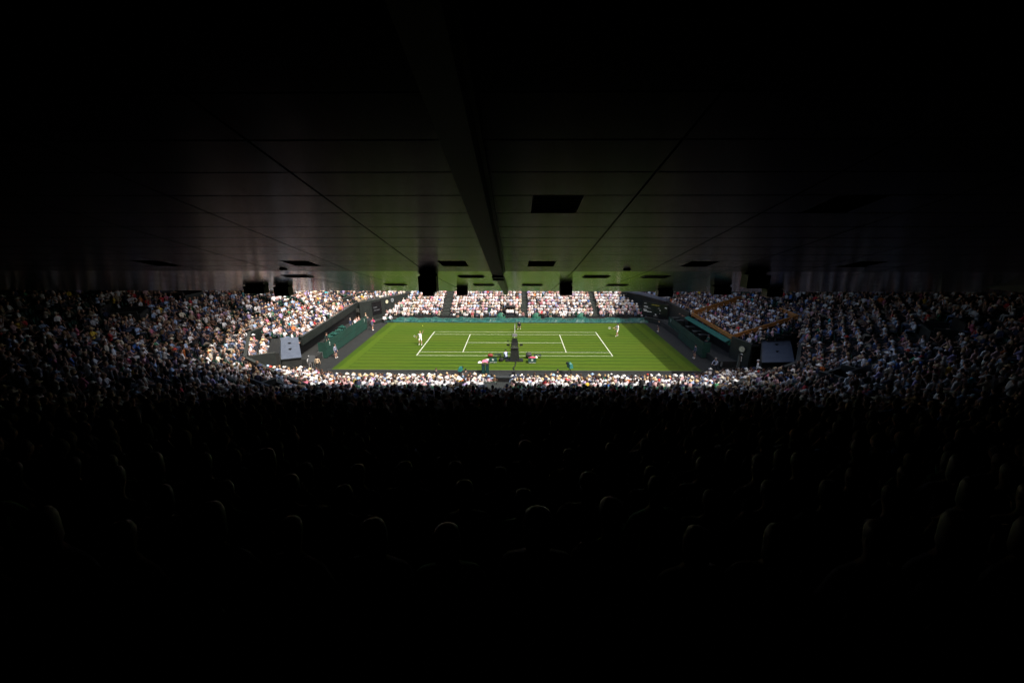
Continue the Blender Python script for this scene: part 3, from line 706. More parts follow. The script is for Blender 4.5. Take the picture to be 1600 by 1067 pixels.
# ------------------------------------------------------------------ scoreboards, clocks
def board(name, label, c, rz, wd, h, marks):
    t = thing(name, label, 'scoreboard', c, rz)
    MB().box((0, .07, 0), (wd, .12, h)).build('housing', M_black(), t)
    MB().box((0, 0, 0), (wd*.96, .03, h*.93)).build('screen', mat('dark_screen', (.004, .004, .005), .35), t)
    for k, (x, z, ww, hh, col, n) in enumerate(marks):
        m = MB(); r = random.Random(k)
        for i in range(n):
            g = ww/n; gh = hh*r.uniform(.6, 1); m.box((x+g*i+g*.4-ww/2, -.02, z), (g*.5, .006, gh*.9))
            if r.random() < .5: m.box((x+g*i+g*.4-ww/2, -.025, z+hh*.1), (g*.8, .006, hh*.22))
        m.build('lit_text', mat('led_%s' % col, (.02, .02, .02), .5, emit={'white': (.8, .85, .9, .26), 'yellow': (.9, .75, .05, .09), 'grey': (.5, .52, .55, .15)}[col]), t)
    return t
board('scoreboard', 'black board with a small pale emblem in the far left corner', (-23.05, 14.1, 1.75), math.atan2(7.4, 4.3), 1.9, 2.2,
      [(-.35, .15, .8, .3, 'grey', 3), (-.1, -.35, 1.3, .22, 'grey', 8)])
rz = math.atan2(-8.9, .2)+PI if False else -PI/2+.0
t = board('scoreboard', 'lit black scoreboard with white and yellow text in the far right corner', (22.75, 13.2, 1.72), -.86, 4.6, 2.35,
      [(-1.75, .85, .5, .16, 'grey', 3), (-1.6, .33, .8, .15, 'white', 5), (-1.3, .12, 1.2, .1, 'grey', 7), (-1.7, -.22, .7, .18, 'white', 5), (-1.2, -.44, 1.5, .13, 'white', 9),
       (.1, .78, 1.4, .15, 'yellow', 9), (.75, .35, .3, .12, 'grey', 2), (1.0, .05, .13, .24, 'white', 1), (1.0, -.45, .13, .2, 'grey', 1),
       (.3, -.72, .25, .2, 'white', 2), (.3, -1.0, .8, .08, 'grey', 6), (1.95, .6, .4, .14, 'white', 3)])
def dial(name, label, cat, c, rz, r, face, ticks=True):
    t = thing(name, label, cat, c, rz)
    def disc(rr, y): return MB().add([(rr*math.cos(2*PI*k/20), y, rr*math.sin(2*PI*k/20)) for k in range(20)]+[(rr*math.cos(2*PI*k/20), y+.06, rr*math.sin(2*PI*k/20)) for k in range(20)],
                                     [list(range(20))]+[(k, (k+1) % 20, (k+1) % 20+20, k+20) for k in range(20)])
    disc(r, 0).build('rim', M_coping(), t); disc(r*.9, -.02).build('face', face, t)
    if ticks:
        m = MB()
        for k in range(12):
            a = 2*PI*k/12; m.box((r*.76*math.sin(a), -.03, r*.76*math.cos(a)), (.035, .008, .07))
        m.build('hour_marks', M_black(), t)['kind'] = 'stuff'
        for a, l, w_ in ((1.9, .42, .05), (.35, .62, .035)):
            MB().tube([(0, -.035, 0), (r*l*math.sin(a), -.035, r*l*math.cos(a))], w_*.5, 4).build('hand', M_black(), t)
    else:
        m = MB(); m.tube([(r*.5*math.cos(2*PI*k/12), -.03, r*.5*math.sin(2*PI*k/12)) for k in range(13)], .03, 4); m.tube([(-.15, -.03, -.15), (.15, -.03, .15)], .02, 4); m.tube([(.15, -.03, -.15), (-.15, -.03, .15)], .02, 4)
        m.build('crest_lines', M_wall(), t)
cr = math.atan2(7.4, 4.3)
dial('clock', 'round cream clock on the far left corner wall', 'clock', (-21.95, 16.0, 2.42), cr, .34, mat('cream_dial', (.62, .60, .42), .5))
dial('roundel', 'round grey crest beside the clock on the far left corner wall', 'emblem', (-21.35, 17.1, 2.5), cr, .34, mat('grey_dial', (.24, .27, .30), .5), False)
dial('clock', 'round cream clock on the dark wall left of the right booth', 'clock', (24.6, -9.75, 2.3), -1.1, .36, mat('cream_dial'))

# ------------------------------------------------------------------ far stand furniture
tb = thing('camera_box', 'black camera box open at the front in the middle of the far stand', 'camera box', (-.9, 16.2, 0))
MB().box((0, .5, 1.55), (1.5, 1.2, .08)).build('box_roof', M_black(), tb); MB().box((0, 1.05, .8), (1.5, .06, 1.45)).build('box_back', M_black(), tb)
for s in (-1, 1): MB().box((s*.72, .5, .8), (.06, 1.1, 1.45)).build('box_side', M_black(), tb)
MB().box((0, .05, .1), (1.5, .06, .55)).build('box_front', M_black(), tb)
for i, x in enumerate((-1.35, -.9, -.45)):
    figure('%s of three people in white seated in the far camera box' % ['left', 'middle', 'right'][i], (x, 16.3, .0), PI, (.8, .8, .8), HAIR[['dark', 'brown', 'dark'][i]], seated=True, group='people in the far camera box')
AIS = ['left', 'middle', 'right']
for i, cx in enumerate((-11.9, 1.55, 13.9)):
    st = thing('stair_flight', 'dark %s aisle of steps climbing the far stand' % AIS[i], 'stairs', (cx, 15.5, 0))
    m = MB()
    for k in range(14): m.box((0, k*.8+.2, -.15+k*.355+.09), (1.25, .4, .177)); 
    m.build('steps', mat('step_paint', (.012, .02, .016), .8), st)
    for k in range(14):
        for q in range(2):
            MB().box((0, k*.8-.0+.4*q+.03, -.15+k*.355+.185+.178*(q-0)-.178*(1-1)), (1.25, .07, .012)).build('step_nosing', mat('nosing', (.085, .105, .09), .7), st)
def covered_camera(label, loc, rz=0, s=1):
    t = thing('television_camera', label, 'camera', loc, rz); t.scale = (s,)*3
    MB().tube([(0, 0, 1.0), (-.35, .25, 0)], .03).tube([(0, 0, 1.0), (.35, .25, 0)], .03).tube([(0, 0, 1.0), (0, -.4, 0)], .03).build('tripod', M_black(), t)
    m = MB(); m.box((0, 0, 1.25), (.42, .75, .42), taper=.75); m.box((0, .05, 1.5), (.3, .4, .14), taper=.6); m.build('rain_hood', mat('teal_hood', (.015, .13, .11), .5, bump=.3, scale=6), t)
    MB().tube([(0, .36, 1.25), (0, .75, 1.27)], [.13, .15], 10).build('lens', M_black(), t)
    return t
for i, px in enumerate((-2.4, 3.55, 11.0)):
    t = thing('covered_camera_heap', 'dark green hooded camera heap on the far wall, %s' % ['left of the net', 'just right of the net', 'below the right far aisle'][i], 'covered camera', (px, 14.35, 0))
    MB().lathe([(.75, 0), (.72, .4), (.5, .75), (.2, .9), (.01, .92)], (0, 0, 0), 9, 1, .6).build('hood', mat('green_hood', (.01, .10, .06), .6, bump=.4, scale=5), t)
    MB().box((.45, -.2, .55), (.3, .3, .35)).build('camera_body', M_black(), t)
t = thing('green_door', 'narrow dark green door standing in the far stand left of the camera box', 'door', (-4.4, 16.0, 0)); MB().box((0, 0, .75), (.6, .08, 1.3)).build('door_leaf', M_canvas(), t); MB().box((0, 0, 1.43), (.7, .12, .06)).build('door_head', M_wall(), t)
# photographers on the bench behind the covers
for i, (x, c, nm) in enumerate([(-9.6, (.03, .03, .03), 'black'), (-8.5, (.5, .5, .5), 'grey'), (-7.2, (.35, .06, .07), 'maroon'), (-6.4, (.05, .06, .1), 'navy'), (-5.6, (.7, .7, .7), 'white'), (5.1+.0, (.04, .04, .05), 'black'), (5.9, (.05, .08, .05), 'dark green'), (7.2, (.03, .03, .04), 'black'), (7.9, (.6, .6, .6), 'white'), (1.3, (.25, .12, .12), 'brown'), (2.4, (.45, .45, .5), 'pale grey')]):
    figure('photographer in %s top on the far ledge, %s' % (nm, ['leftmost', 'second from left', 'third from left', 'fourth from left', 'nearest the left hooded heap', 'left one of the right group', 'second of the right group', 'third of the right group', 'rightmost of all', 'at the middle aisle', 'right of the middle aisle'][i]), (x, 14.35, -.02), PI+.2*math.sin(i), c, HAIR['dark'], seated=True, group='photographers behind the teal covers', scale=.9, shorts=(i % 2 == 0))

# ------------------------------------------------------------------ the net
nt_ = thing('tennis_net', 'tennis net seen edge on across the court with white tape', 'net', (0, 0, 0))
for s in (-1, 1): MB().tube([(0, s*6.4, 0), (0, s*6.4, 1.07)], .05, 8).ball((0, s*6.4, 1.09), .06).build('net_post', mat('net_post_green', (.02, .06, .04), .4), nt_)
def nh(y): return .914+(1.07-.914)*(abs(y)/6.4)**2
m = MB()
for i in range(32):
    a, b = -6.4+i*.4, -6.4+(i+1)*.4; m.box((0, (a+b)/2, (nh(a)+nh(b))/2-.028), (.016, .401, .056))
m.build('net_tape', M_white(), nt_)
m = MB()
for i in range(106):
    y = -6.35+i*.12; m.box((0, y, nh(y)/2), (.006, .006, nh(y)-.06))
for j in range(8):
    z = .06+j*.115
    m.box((0, 0, z), (.0055, 12.7, .006))
mo = m.build('net_mesh', mat('black_cord', (.01, .01, .01), .8), nt_); mo['kind'] = 'stuff'
MB().box((0, 0, .45), (.012, .05, .9)).build('centre_strap', M_white(), nt_)
# far singles-side white post seen above the chair
t = thing('net_stick', 'slim white singles stick at the far end of the net', 'post', (0.0, 5.03, 0)); MB().box((0, 0, .535), (.04, .04, 1.07)).build('stick', M_white(), t); MB().box((0, 0, 1.08), (.06, .06, .03)).build('stick_cap', M_white(), t)

# ------------------------------------------------------------------ umpire chair
U = (0.05, -7.2, 0); uc = thing('umpire_chair', 'tall dark umpire chair at the near end of the net', 'umpire chair', U)
dk = mat('umpire_chair_green', (.005, .007, .007), .6); gr = mat('umpire_chair_grey', (.035, .038, .038), .5)
MB().box((-.02, 0, .07), (2.0, 1.0, .14)).build('base', dk, uc)
MB().box((0, .1, .85), (1.1, .8, 1.4), taper=.78).build('lower_panel', dk, uc)
MB().box((0, -.2, 1.62), (.78, .35, .10)).build('panel_edge', gr, uc)
for i in range(4): MB().box((0, .62-.1*i, .3+.34*i), (.5, .14, .03)).build('step', gr, uc)
for s in (-1, 1):
    MB().tube([(s*.46, -.28, .14), (s*.34, -.1, 2.5)], .03, 6).build('rear_leg', dk, uc)
    MB().tube([(s*.46, .6, .14), (s*.33, .32, 1.9)], .03, 6).build('front_leg', dk, uc)
    MB().tube([(s*.33, .3, 2.05), (s*.34, -.1, 2.05)], .028, 6).build('armrest', dk, uc)
    MB().tube([(s*.36, .15, 1.55), (s*.62, .2, 1.52), (s*.72, .2, 1.75)], .02, 5).build('side_arm', dk, uc)
    MB().box((s*.76, .2, 1.84), (.34, .08, .2), rz=.2*s).build('microphone_box', M_black(), uc)
MB().box((0, .12, 1.8), (.66, .5, .06)).build('seat', gr, uc)
MB().box((0, -.10, 2.34), (.66, .05, .78), taper=.9).build('back_board', dk, uc)
for i in range(3): MB().box((0, -.14, 1.92+.11*i), (.62-.01*i, .03, .06)).build('back_slat', gr, uc)
MB().tube([(-.34, .0, 2.0), (-.75, .15, 2.3)], .015, 5).box((-.78, .15, 2.34), (.12, .08, .16)).build('chair_camera', M_black(), uc)
MB().box((0, -.02, 3.08), (.56, .42, .26), taper=.85).build('sun_canopy', mat('canopy_grey', (.12, .125, .125), .6), uc)
for s in (-1, 1): MB().tube([(s*.26, -.1, 2.4), (s*.26, -.05, 2.98)], .018, 5).build('canopy_post', dk, uc)
um = figure('umpire in black jacket seated high in the tall chair', (U[0], U[1]+.1, 1.35), 0, (.015, .015, .018), HAIR['dark'], seated=True, scale=1.0)
# people and kit round the chair
figure('helper in pale blue shirt crouching left of the umpire chair', (-.95, -6.95, .005), .3, (.42, .48, .68), HAIR['dark'], 'short', (.025, .04, .10), crouch=True, scale=1.1)
t = thing('kit_bag', 'round dark bag on the grass left of the crouching helper', 'bag', (-1.5, -7.45, .005)); MB().lathe([(.2, 0), (.3, .12), (.28, .3), (.12, .38)], n=10).build('bag_body', M_black(), t); MB().tube([(-.1, 0, .37), (0, 0, .5), (.1, 0, .37)], .02).build('handle', M_black(), t)
def player_chair(label, x, y):
    t = thing('player_chair', label, 'chair', (x, y, .005)); g = mat('player_chair_green', (.008, .045, .035), .55)
    MB().box((0, 0, .45), (.86, .55, .06)).build('seat', g, t)
    m = MB()
    m.box((0, -.28, .40), (.92, .05, .50)); m.build('backrest', g, t)
    for sx in (-1, 1):
        for sy in (-1, 1): MB().box((sx*.38, sy*.24, .21), (.05, .05, .42)).build('leg', M_metal(), t)
    MB().add([(.13*math.cos(2*PI*k/12), -.309,   .42+.13*math.sin(2*PI*k/12)) for k in range(12)], [list(range(12))]).build('crest', mat('crest_print'), t)
    m = MB(); m.box((0, -.31, .10), (.8, .02, .05)); m.build('rail', mat('pale_rail', (.4, .45, .42), .5), t)
player_chair('dark green player chair with pale crest left of the umpire chair', -2.42, -7.85)
player_chair('dark green player chair with pale crest right of the umpire chair', 2.05, -7.9)
def bag(label, x, y, col, s=(.75, .4, .4), rz=0, z=.005):
    t = thing('racket_bag', label, 'bag', (x, y, z), rz); mm = mat('bag_%.2f_%.2f' % (col[0], col[1]), col, .6, var=.3, scale=5)
    MB().lathe([(.02, -.5), (.42, -.46), (.5, -.2), (.5, .25), (.4, .46), (.02, .5)], n=10).build('bag_body', mm, t, True).matrix_local = Matrix.Translation((0, 0, s[2]/2)) @ Matrix.Rotation(PI/2, 4, 'Y') @ Matrix.Diagonal((s[2], s[1], s[0], 1))
    MB().tube([(-.18, 0, s[2]), (0, 0, s[2]+.1), (.18, 0, s[2])], .018).build('handle', M_black(), t)
bag('red and black racket bag behind the left player chair', -2.85, -6.0, (.16, .012, .012), (.6, .4, .42))
bag('big black racket bag behind the right player chair', 1.7, -6.4, (.012, .012, .012), (.7, .5, .72))
def bench(label, x, y):
    t = thing('low_bench', label, 'bench', (x, y, .005)); g = mat('bench_dark', (.010, .022, .014), .6)
    MB().box((0, 0, .4), (.85, .35, .08)).build('seat', g, t)
    for s in (-1, 1): MB().box((s*.33, 0, .18), (.06, .3, .36)).build('leg', g, t)
bench('low dark bench between the red bag and the umpire chair', -1.95, -6.1); bench('low black bench behind the right player chair', 2.75, -6.3)
def towel(label, x, y, z, col, s, seed):
    r = random.Random(seed); m = MB(); n = 9
    for i in range(n+1):
        for j in range(n+1):
            u, v = i/n*2-1, j/n*2-1; h = max(0, 1-(u*u+v*v)*.75)
            m.v.append((u*s[0]/2*(1+r.uniform(-.1, .1)), v*s[1]/2*(1+r.uniform(-.1, .1)), s[2]*h*r.uniform(.6, 1.1)+.004))
    for i in range(n):
        for j in range(n): a = i*(n+1)+j; m.f.append([a, a+n+1, a+n+2, a+1]); m.m.append(0)
    tag(m.build('towel', mat('towel_%.2f_%.2f' % (col[0], col[2]), col, .95, var=.2, scale=6), None, True, (x, y, z)), label, 'towel')
towel('crumpled pink towel heap on the grass left of the left chair', -3.35, -7.6, .005, (.52, .17, .26), (.75, .9, .26), 1)
towel('white towel on the grass between pink heap and left chair', -2.72-.35, -7.35, .005, (.75, .75, .73), (.6, .8, .25), 2)
towel('small white cloth at the left end of the pink towel heap', -3.95, -7.95, .005, (.78, .78, .76), (.4, .5, .15), 3)
towel('pink red towel draped over the seat of the right player chair', 2.05, -7.75, .49, (.45, .06, .11), (.8, .55, .22), 4)
towel('small white towel on the right end of the right chair', 2.55, -7.6, .48, (.75, .75, .73), (.25, .3, .25), 5)
m = MB(); pts = [(.1+.10*math.sin(i*.9)+.05*math.sin(i*2.3)-.12*i/11, -7.75-i*.41, .05) for i in range(12)]; m.tube(pts, .055, 6)
tag(m.build('power_cable', mat('cable_black', (.004, .004, .004), .8)), 'black cable running from the umpire chair back over the near grass edge', 'cable')
t = thing('cable_box', 'small black box where the cable leaves the grass', 'box', (-.05, -12.15, -.03)); MB().box((0, 0, .25), (.3, .3, .5)).build('box_body', M_black(), t); MB().box((0, 0, .52), (.34, .34, .04)).build('lid', M_black(), t)
for i, x in enumerate((-3.25, -2.83)):
    t = thing('cool_box', 'tall dark green drinks cooler on the near kerb, %s of the pair' % ('left' if i == 0 else 'right'), 'cooler', (x, -11.35, -.03))
    MB().box((0, 0, .5), (.34, .4, 1.0)).build('cabinet', mat('cooler_green', (.006, .03, .028), .4), t); MB().box((0, 0, 1.02), (.37, .43, .05)).build('lid', M_black(), t); MB().box((0, -.21, .55), (.27, .015, .8)).build('door', mat('cooler_door', (.01, .045, .045), .4), t)
MBk = MB().box((.1, 0, .3), (.03, .03, .03))
tag(MB().box((0, -10.72, .045), (40.6, .16, .12)).build('grass_kerb', mat('kerb_paint', (.03, .034, .033), .8)), kind='structure')
tag(MB().box((0, -12.35, -.0), (35, .5, .05)).build('pit_floor', mat('pit_grey', (.028, .032, .033), .7)), kind='structure')
covered_camera('teal hooded television camera on the near kerb right of the umpire chair', (5.85, -12.0, -.1), .3)
covered_camera('teal hooded television camera on the near kerb left of the drinks coolers', (-5.6, -12.05, -.35), -.2, .85)
figure('camera operator in black at the teal hooded camera right of the umpire chair', (4.45, -12.4, -.45), -.6, (.02, .02, .02), HAIR['dark'], crouch=True, scale=1.15)
figure('camera operator in black beside the hooded camera left of the coolers', (-4.95, -12.4, -.45), .4, (.02, .02, .025), HAIR['dark'], crouch=True, scale=1.15)
figure('seated photographer in dark top at the near kerb, left of the crowd centre', (-8.1, -12.3, -.45), -.3, (.03, .03, .04), HAIR['brown'], seated=True)
t = thing('equipment_rail', 'long low black rail along the near kerb right of the cable', 'rail', (6.5, -12.55, 0)); MB().tube([(-4.2, 0, .35), (4.4, 0, .35)], .03, 6).build('top_bar', M_black(), t)
for x in (-4.1, -1.4, 1.4, 4.3): MB().tube([(x, 0, .34), (x, 0, -.1)], .025, 6).build('post', M_black(), t)
# black crowd rails
for lab, x0, x1 in (('black crowd rail left of the centre gap below the umpire chair', -4.9, -1.55), ('black crowd rail right of the centre gap below the umpire chair', .25, 3.0)):
    t = thing('crowd_rail', lab, 'rail', ((x0+x1)/2, -16.9, .35)); L2 = (x1-x0)/2
    MB().tube([(-L2, 0, 1.42), (L2, 0, 1.42)], .045, 6).build('top_bar', M_black(), t)
    for q in range(4): MB().tube([(-L2+q*L2*2/3, 0, 1.4), (-L2+q*L2*2/3, 0, 0)], .035, 6).build('post', M_black(), t)

# ------------------------------------------------------------------ players and staff
WH = (.80, .80, .80)
lp = figure('player in white serving with his left arm raised at the left baseline', (-12.28, -1.3, .005), PI-.15, WH, HAIR['blond'], 'short', (.8, .8, .8), .75, shorts=True, sleeves=False, scale=1.08, sub=2, bulk=1.25,
            over={'ell': (-.34, .26, 1.58), 'wrl': (-.36, .42, 1.80), 'hdl': (-.36, .47, 1.88), 'elr': (.36, -.22, 1.16), 'wrr': (.34, -.30, .93), 'hdr': (.34, -.30, .84),
                  'kneer': (.16, .10, .52), 'ankr': (.15, -.18, .12), 'toer': (.17, .0, .05), 'anklx': (0, 0, 0)} if False else
            {'ell': (-.36, .12, 1.60), 'wrl': (-.44, .16, 1.86), 'hdl': (-.46, .17, 1.94), 'elr': (.40, -.10, 1.17), 'wrr': (.50, -.06, .95), 'hdr': (.53, -.04, .86), 'kneer': (.18, .06, .52), 'ankr': (.20, -.12, .12), 'toer': (.26, .02, .05)})
rp = figure('player in white running with racket out near the right baseline', (14.4, 3.2, .005), PI/2+.35, WH, HAIR['dark'], 'short', (.8, .8, .8), .8, shorts=True, sleeves=False, scale=1.08, sub=2, bulk=1.2,
            over={'elr': (.30, .22, 1.15), 'wrr': (.24, .45, 1.10), 'hdr': (.22, .53, 1.09), 'ell': (-.28, .15, 1.12), 'wrl': (-.15, .38, 1.05), 'hdl': (-.10, .45, 1.04),
                  'kneel': (-.13, .16, .53), 'ankl': (-.13, .22, .13), 'toel': (-.13, .36, .07), 'kneer': (.14, -.05, .50), 'ankr': (.14, -.24, .12), 'toer': (.15, -.10, .05)})
def racket(label, p0, p1):
    a, b = Vector(p0), Vector(p1); d = (b-a).normalized(); t = thing('tennis_racket', label, 'racket', a); sd_ = d.cross(Vector((0, 1, 0))).normalized(); 
    MB().tube([(0, 0, 0), d*.32], .016, 6).build('handle', M_black(), t)
    c = d*.50; pts = [c+d*.17*math.cos(2*PI*k/18)+sd_*.13*math.sin(2*PI*k/18) for k in range(19)]
    MB().tube(pts, .012, 5, False).build('frame', M_white(), t)
    m = MB()
    for q in range(-5, 6):
        m.tube([c+sd_*q*.022-d*.16*math.sqrt(max(0, 1-(q*.022/.13)**2)), c+sd_*q*.022+d*.16*math.sqrt(max(0, 1-(q*.022/.13)**2))], .0018, 3, False)
        m.tube([c+d*q*.029-sd_*.13*math.sqrt(max(0, 1-(q*.029/.17)**2)), c+d*q*.029+sd_*.13*math.sqrt(max(0, 1-(q*.029/.17)**2))], .0018, 3, False)
    so = m.build('strings', M_white(), t); so['kind'] = 'stuff'
bpy.context.view_layer.update()
def world_pt(o, p): return o.matrix_world @ Vector(p)
h = world_pt(lp, (.53, -.04, .86)); racket('racket held low behind the serving player at left', h, h+Vector((-.35, .4, .15)))
h = world_pt(rp, (.22, .53, 1.09)); racket('racket held out in front of the running player at right', h, h+Vector((-.6, .1, .05)))
tag(MB().ball((0, 0, 0), .045, 10, 8).build('tennis_ball', mat('ball_felt', (.55, .65, .08), .9), None, True, (-11.95, -1.0, 2.55)), 'yellow tennis ball tossed above the serving player', 'ball')
BK = (.035, .045, .10)
def kid(label, x, y, rz, z=.0, col=BK, crouch=False, hk='cap', hc=(.02, .03, .08), shoes=.8, **kw):
    return figure(label, (x, y, z), rz, col, hc, hk, (.02, .025, .06), shoes, shorts=True, crouch=crouch, **kw)
kid('ball boy in dark kit crouching at the far end of the net', .62, 7.1, PI, .005, (.012, .014, .02), True, scale=1.15)
kid('ball girl in navy and white standing by the near end of the left screen', -21.15, -6.5, -PI/2-.2, -.03, (.20, .22, .30), scale=1.0, hk='long', hc=HAIR['brown'])
kid('ball boy in navy standing before the near end of the right screen', 21.3, -6.1, PI/2, -.03, (.07, .08, .14), hk='short', hc=HAIR['dark'])
kid('ball boy in navy standing before the far end of the left screen', -21.2, 6.2, -PI/2, -.03, (.05, .06, .10), hk='short', hc=HAIR['dark'])
kid('ball boy in black with white shoes before the far end of the right screen', 21.1, 6.0, PI/2, -.03, (.012, .014, .02), hk='short', hc=HAIR['dark'])
figure('person in bright pink top kneeling by the far end of the left screen', (-22.0, 8.2, .3), -PI/2, (.66, .03, .20), HAIR['brown'], crouch=True, scale=1.1)
figure('steward in white shirt seated left in the far left corner pit', (-20.9, 10.9, -.03), PI+.6, WH, HAIR['dark'], seated=True)
figure('steward in grey and white leaning in the far left corner pit', (-20.1, 11.4, -.03), PI+.8, (.55, .58, .64), HAIR['grey'], seated=True)
figure('left one of two officers in white shirts by the far left stand', (-20.6, 13.2, .2), PI+.2, WH, HAIR['dark'], 'short', (.01, .01, .01)); figure('right one of two officers in white shirts by the far left stand', (-20.0, 13.6, .2), PI+.2, WH, (.03, .03, .05), 'officer', (.01, .01, .01))
figure('guard in pale green jacket and cap at the left end of the far stand', (-19.3, 15.3, .75), PI, (.30, .42, .33), (.6, .62, .55), 'cap')
figure('spectator in white at the left end of the far front row', (-18.7, 14.5, -.1), PI, WH, (.78, .78, .78), 'cap', seated=True)
figure('woman in pale pink beside the left end of the far front row', (-18.0, 14.4, -.1), PI, (.66, .45, .42), HAIR['blond'], 'long', seated=True)
figure('couple member in beige jacket behind the far end of the left screen', (-23.1, 8.9, .7), -PI/2, (.35, .27, .2), HAIR['blond'], seated=True)
figure('man in navy suit standing behind the left screen', (-23.3, 3.6, .7), -PI/2-.2, (.02, .03, .07), HAIR['grey'], 'short', (.02, .03, .06))
for i, (x, y, c, nm) in enumerate([(-23.4, 5.3, WH, 'white'), (-23.5, 6.2, (.62, .38, .36), 'pale pink'), (-23.5, 7.1, (.5, .3, .26), 'rosy beige')]):
    figure('guest in %s seated behind the left screen' % nm, (x, y, .7), -PI/2, c, HAIR['brown'], seated=True)
figure('man in black top and shorts standing behind the near end of the left screen', (-23.1, -4.2, .7), -PI/2, (.012, .012, .012), HAIR['brown'], 'short', (.03, .03, .03), shorts=True)
figure('camera operator in dark green behind the right screen', (24.2, -3.0, .7), PI/2+.3, (.05, .12, .09), HAIR['grey'], 'cap', seated=True)
t = thing('equipment_cart', 'small black wire cart on the ground behind the left screen', 'cart', (-22.9, -6.5, .7-.7)); MB().box((0, 0, .35), (.6, .5, .05)).box((0, 0, .75), (.6, .5, .04)).build('shelf', M_metal(), t)
for sx in (-1, 1):
    for sy in (-1, 1): MB().tube([(sx*.28, sy*.23, 0), (sx*.28, sy*.23, .8)], .02, 5).build('leg', M_metal(), t)
figure('steward in white cap and shirt at the foot of the left booth', (-21.9, -11.0, 0), -PI+.2+PI, WH, (.8, .8, .8), 'officer', (.7, .7, .7))
figure('man in tan shirt standing beside the left booth steward', (-21.1, -11.0, 0), .2, (.48, .36, .24), HAIR['dark'], 'long', (.02, .02, .02))
figure('officer in white shirt and white cap standing under the right clock', (24.0, -10.9, .35), .9, WH, (.78, .78, .78), 'officer', (.008, .008, .008))
figure('officer in white shirt and white cap beside the right booth', (24.0, -13.9, .75), 1.1, WH, (.8, .8, .8), 'officer', (.008, .008, .008))
figure('man in tan shirt standing in the right walkway seen from behind', (17.6, -19.9, .95), -.2, (.52, .42, .22), HAIR['dark'], 'short', (.02, .02, .02))
figure('photographer in striped blue and white shirt bending in the near right corner', (22.2, -9.6, -.03), PI/2+.4, (.36, .40, .52), HAIR['grey'], crouch=True, scale=1.2)
figure('spectator standing in a cornflower blue shirt left of the centre gap', (-2.0, -23.6, 2.1), .4, (.07, .19, .50), (.05, .1, .3), 'cap', (.3, .27, .2), scale=.95)
t = thing('green_cover', 'green tarpaulin folded over a stand beside the right booth', 'cover', (25.3, -14.9, .9)); MB().lathe([(.5, 0), (.45, .4), (.55, .7), (.3, .9), (.02, .92)], n=7, sx=1.3).build('cover_cloth', mat('green_cover_cloth', (.01, .10, .07), .7, bump=.4), t); MB().tube([(.3, 0, 0), (.5, 0, 1.0)], .02).build('pole', M_metal(), t)
t = thing('grey_post', 'thick grey green post left of the right booth', 'post', (23.2, -12.0, 0)); MB().box((0, 0, 1.2), (.22, .22, 2.4)).build('post_body', mat('post_paint', (.06, .07, .065), .6), t); MB().box((0, 0, 2.42), (.3, .3, .05)).build('post_cap', M_wall(), t)
# corner kerb walls near both screens
wall_poly('corner_kerb', 'low grey kerb wall bending round the near left corner of the lawn surround', [(-22.6, -7.7, .22), (-22.6, -9.2, .22), (-21.4, -11.4, .22)], .3, .15, M_wall(), M_coping())
wall_poly('corner_kerb', 'low grey kerb wall bending round the near right corner of the lawn surround', [(22.2, -10.6, .6), (23.4, -8.4, .6), (24.3, -7.7, .6)], .65, .15, M_wall(), M_coping())
wall_poly('press_wall', 'dark curved low wall with grey edge in the far right corner', [(24.0, 6.9, .75), (23.5, 8.6, .75), (22.0, 11.3, .75), (20.9, 12.2, .75)], .8, .15, M_wall(), M_coping())
wall_poly('press_wall', 'dark curved low wall in the far left corner', [(-19.5, 12.6, .45), (-21.6, 11.2, .45), (-22.8, 8.9, .45)], .6, .15, M_wall(), M_coping())

# vomitories
for (j, u, k, n, wd, nm) in VOM:
    c, _ = UPB.at(j, u, k+n/2-.5); A = off(UPB.P, (k)*UPB.run); d = (Vector(A[j+1])-Vector(A[j])).normalized(); rz = math.atan2(d.y, d.x)
    t = thing('vomitory', 'dark walled stair opening in the %s seats' % nm, 'entrance', (c.x, c.y, c.z), rz); D = n*UPB.run
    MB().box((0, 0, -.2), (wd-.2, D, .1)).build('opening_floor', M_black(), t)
    MB().box((0, D/2, .35), (wd, .14, 1.0)).build('front_wall', M_wall(), t); MB().box((0, D/2, .87), (wd+.05, .2, .05)).build('front_coping', M_coping(), t)
    for s in (-1, 1):
        MB().box((s*wd/2, -.02, .5), (.14, D-.1, 1.3)).build('side_wall', M_wall(), t); MB().box((s*wd/2, -.02, 1.17), (.2, D-.1, .05)).build('side_coping', M_coping(), t)
    MB().box((0, -D/2, .9), (wd, .14, 1.6)).build('back_wall', M_black(), t)

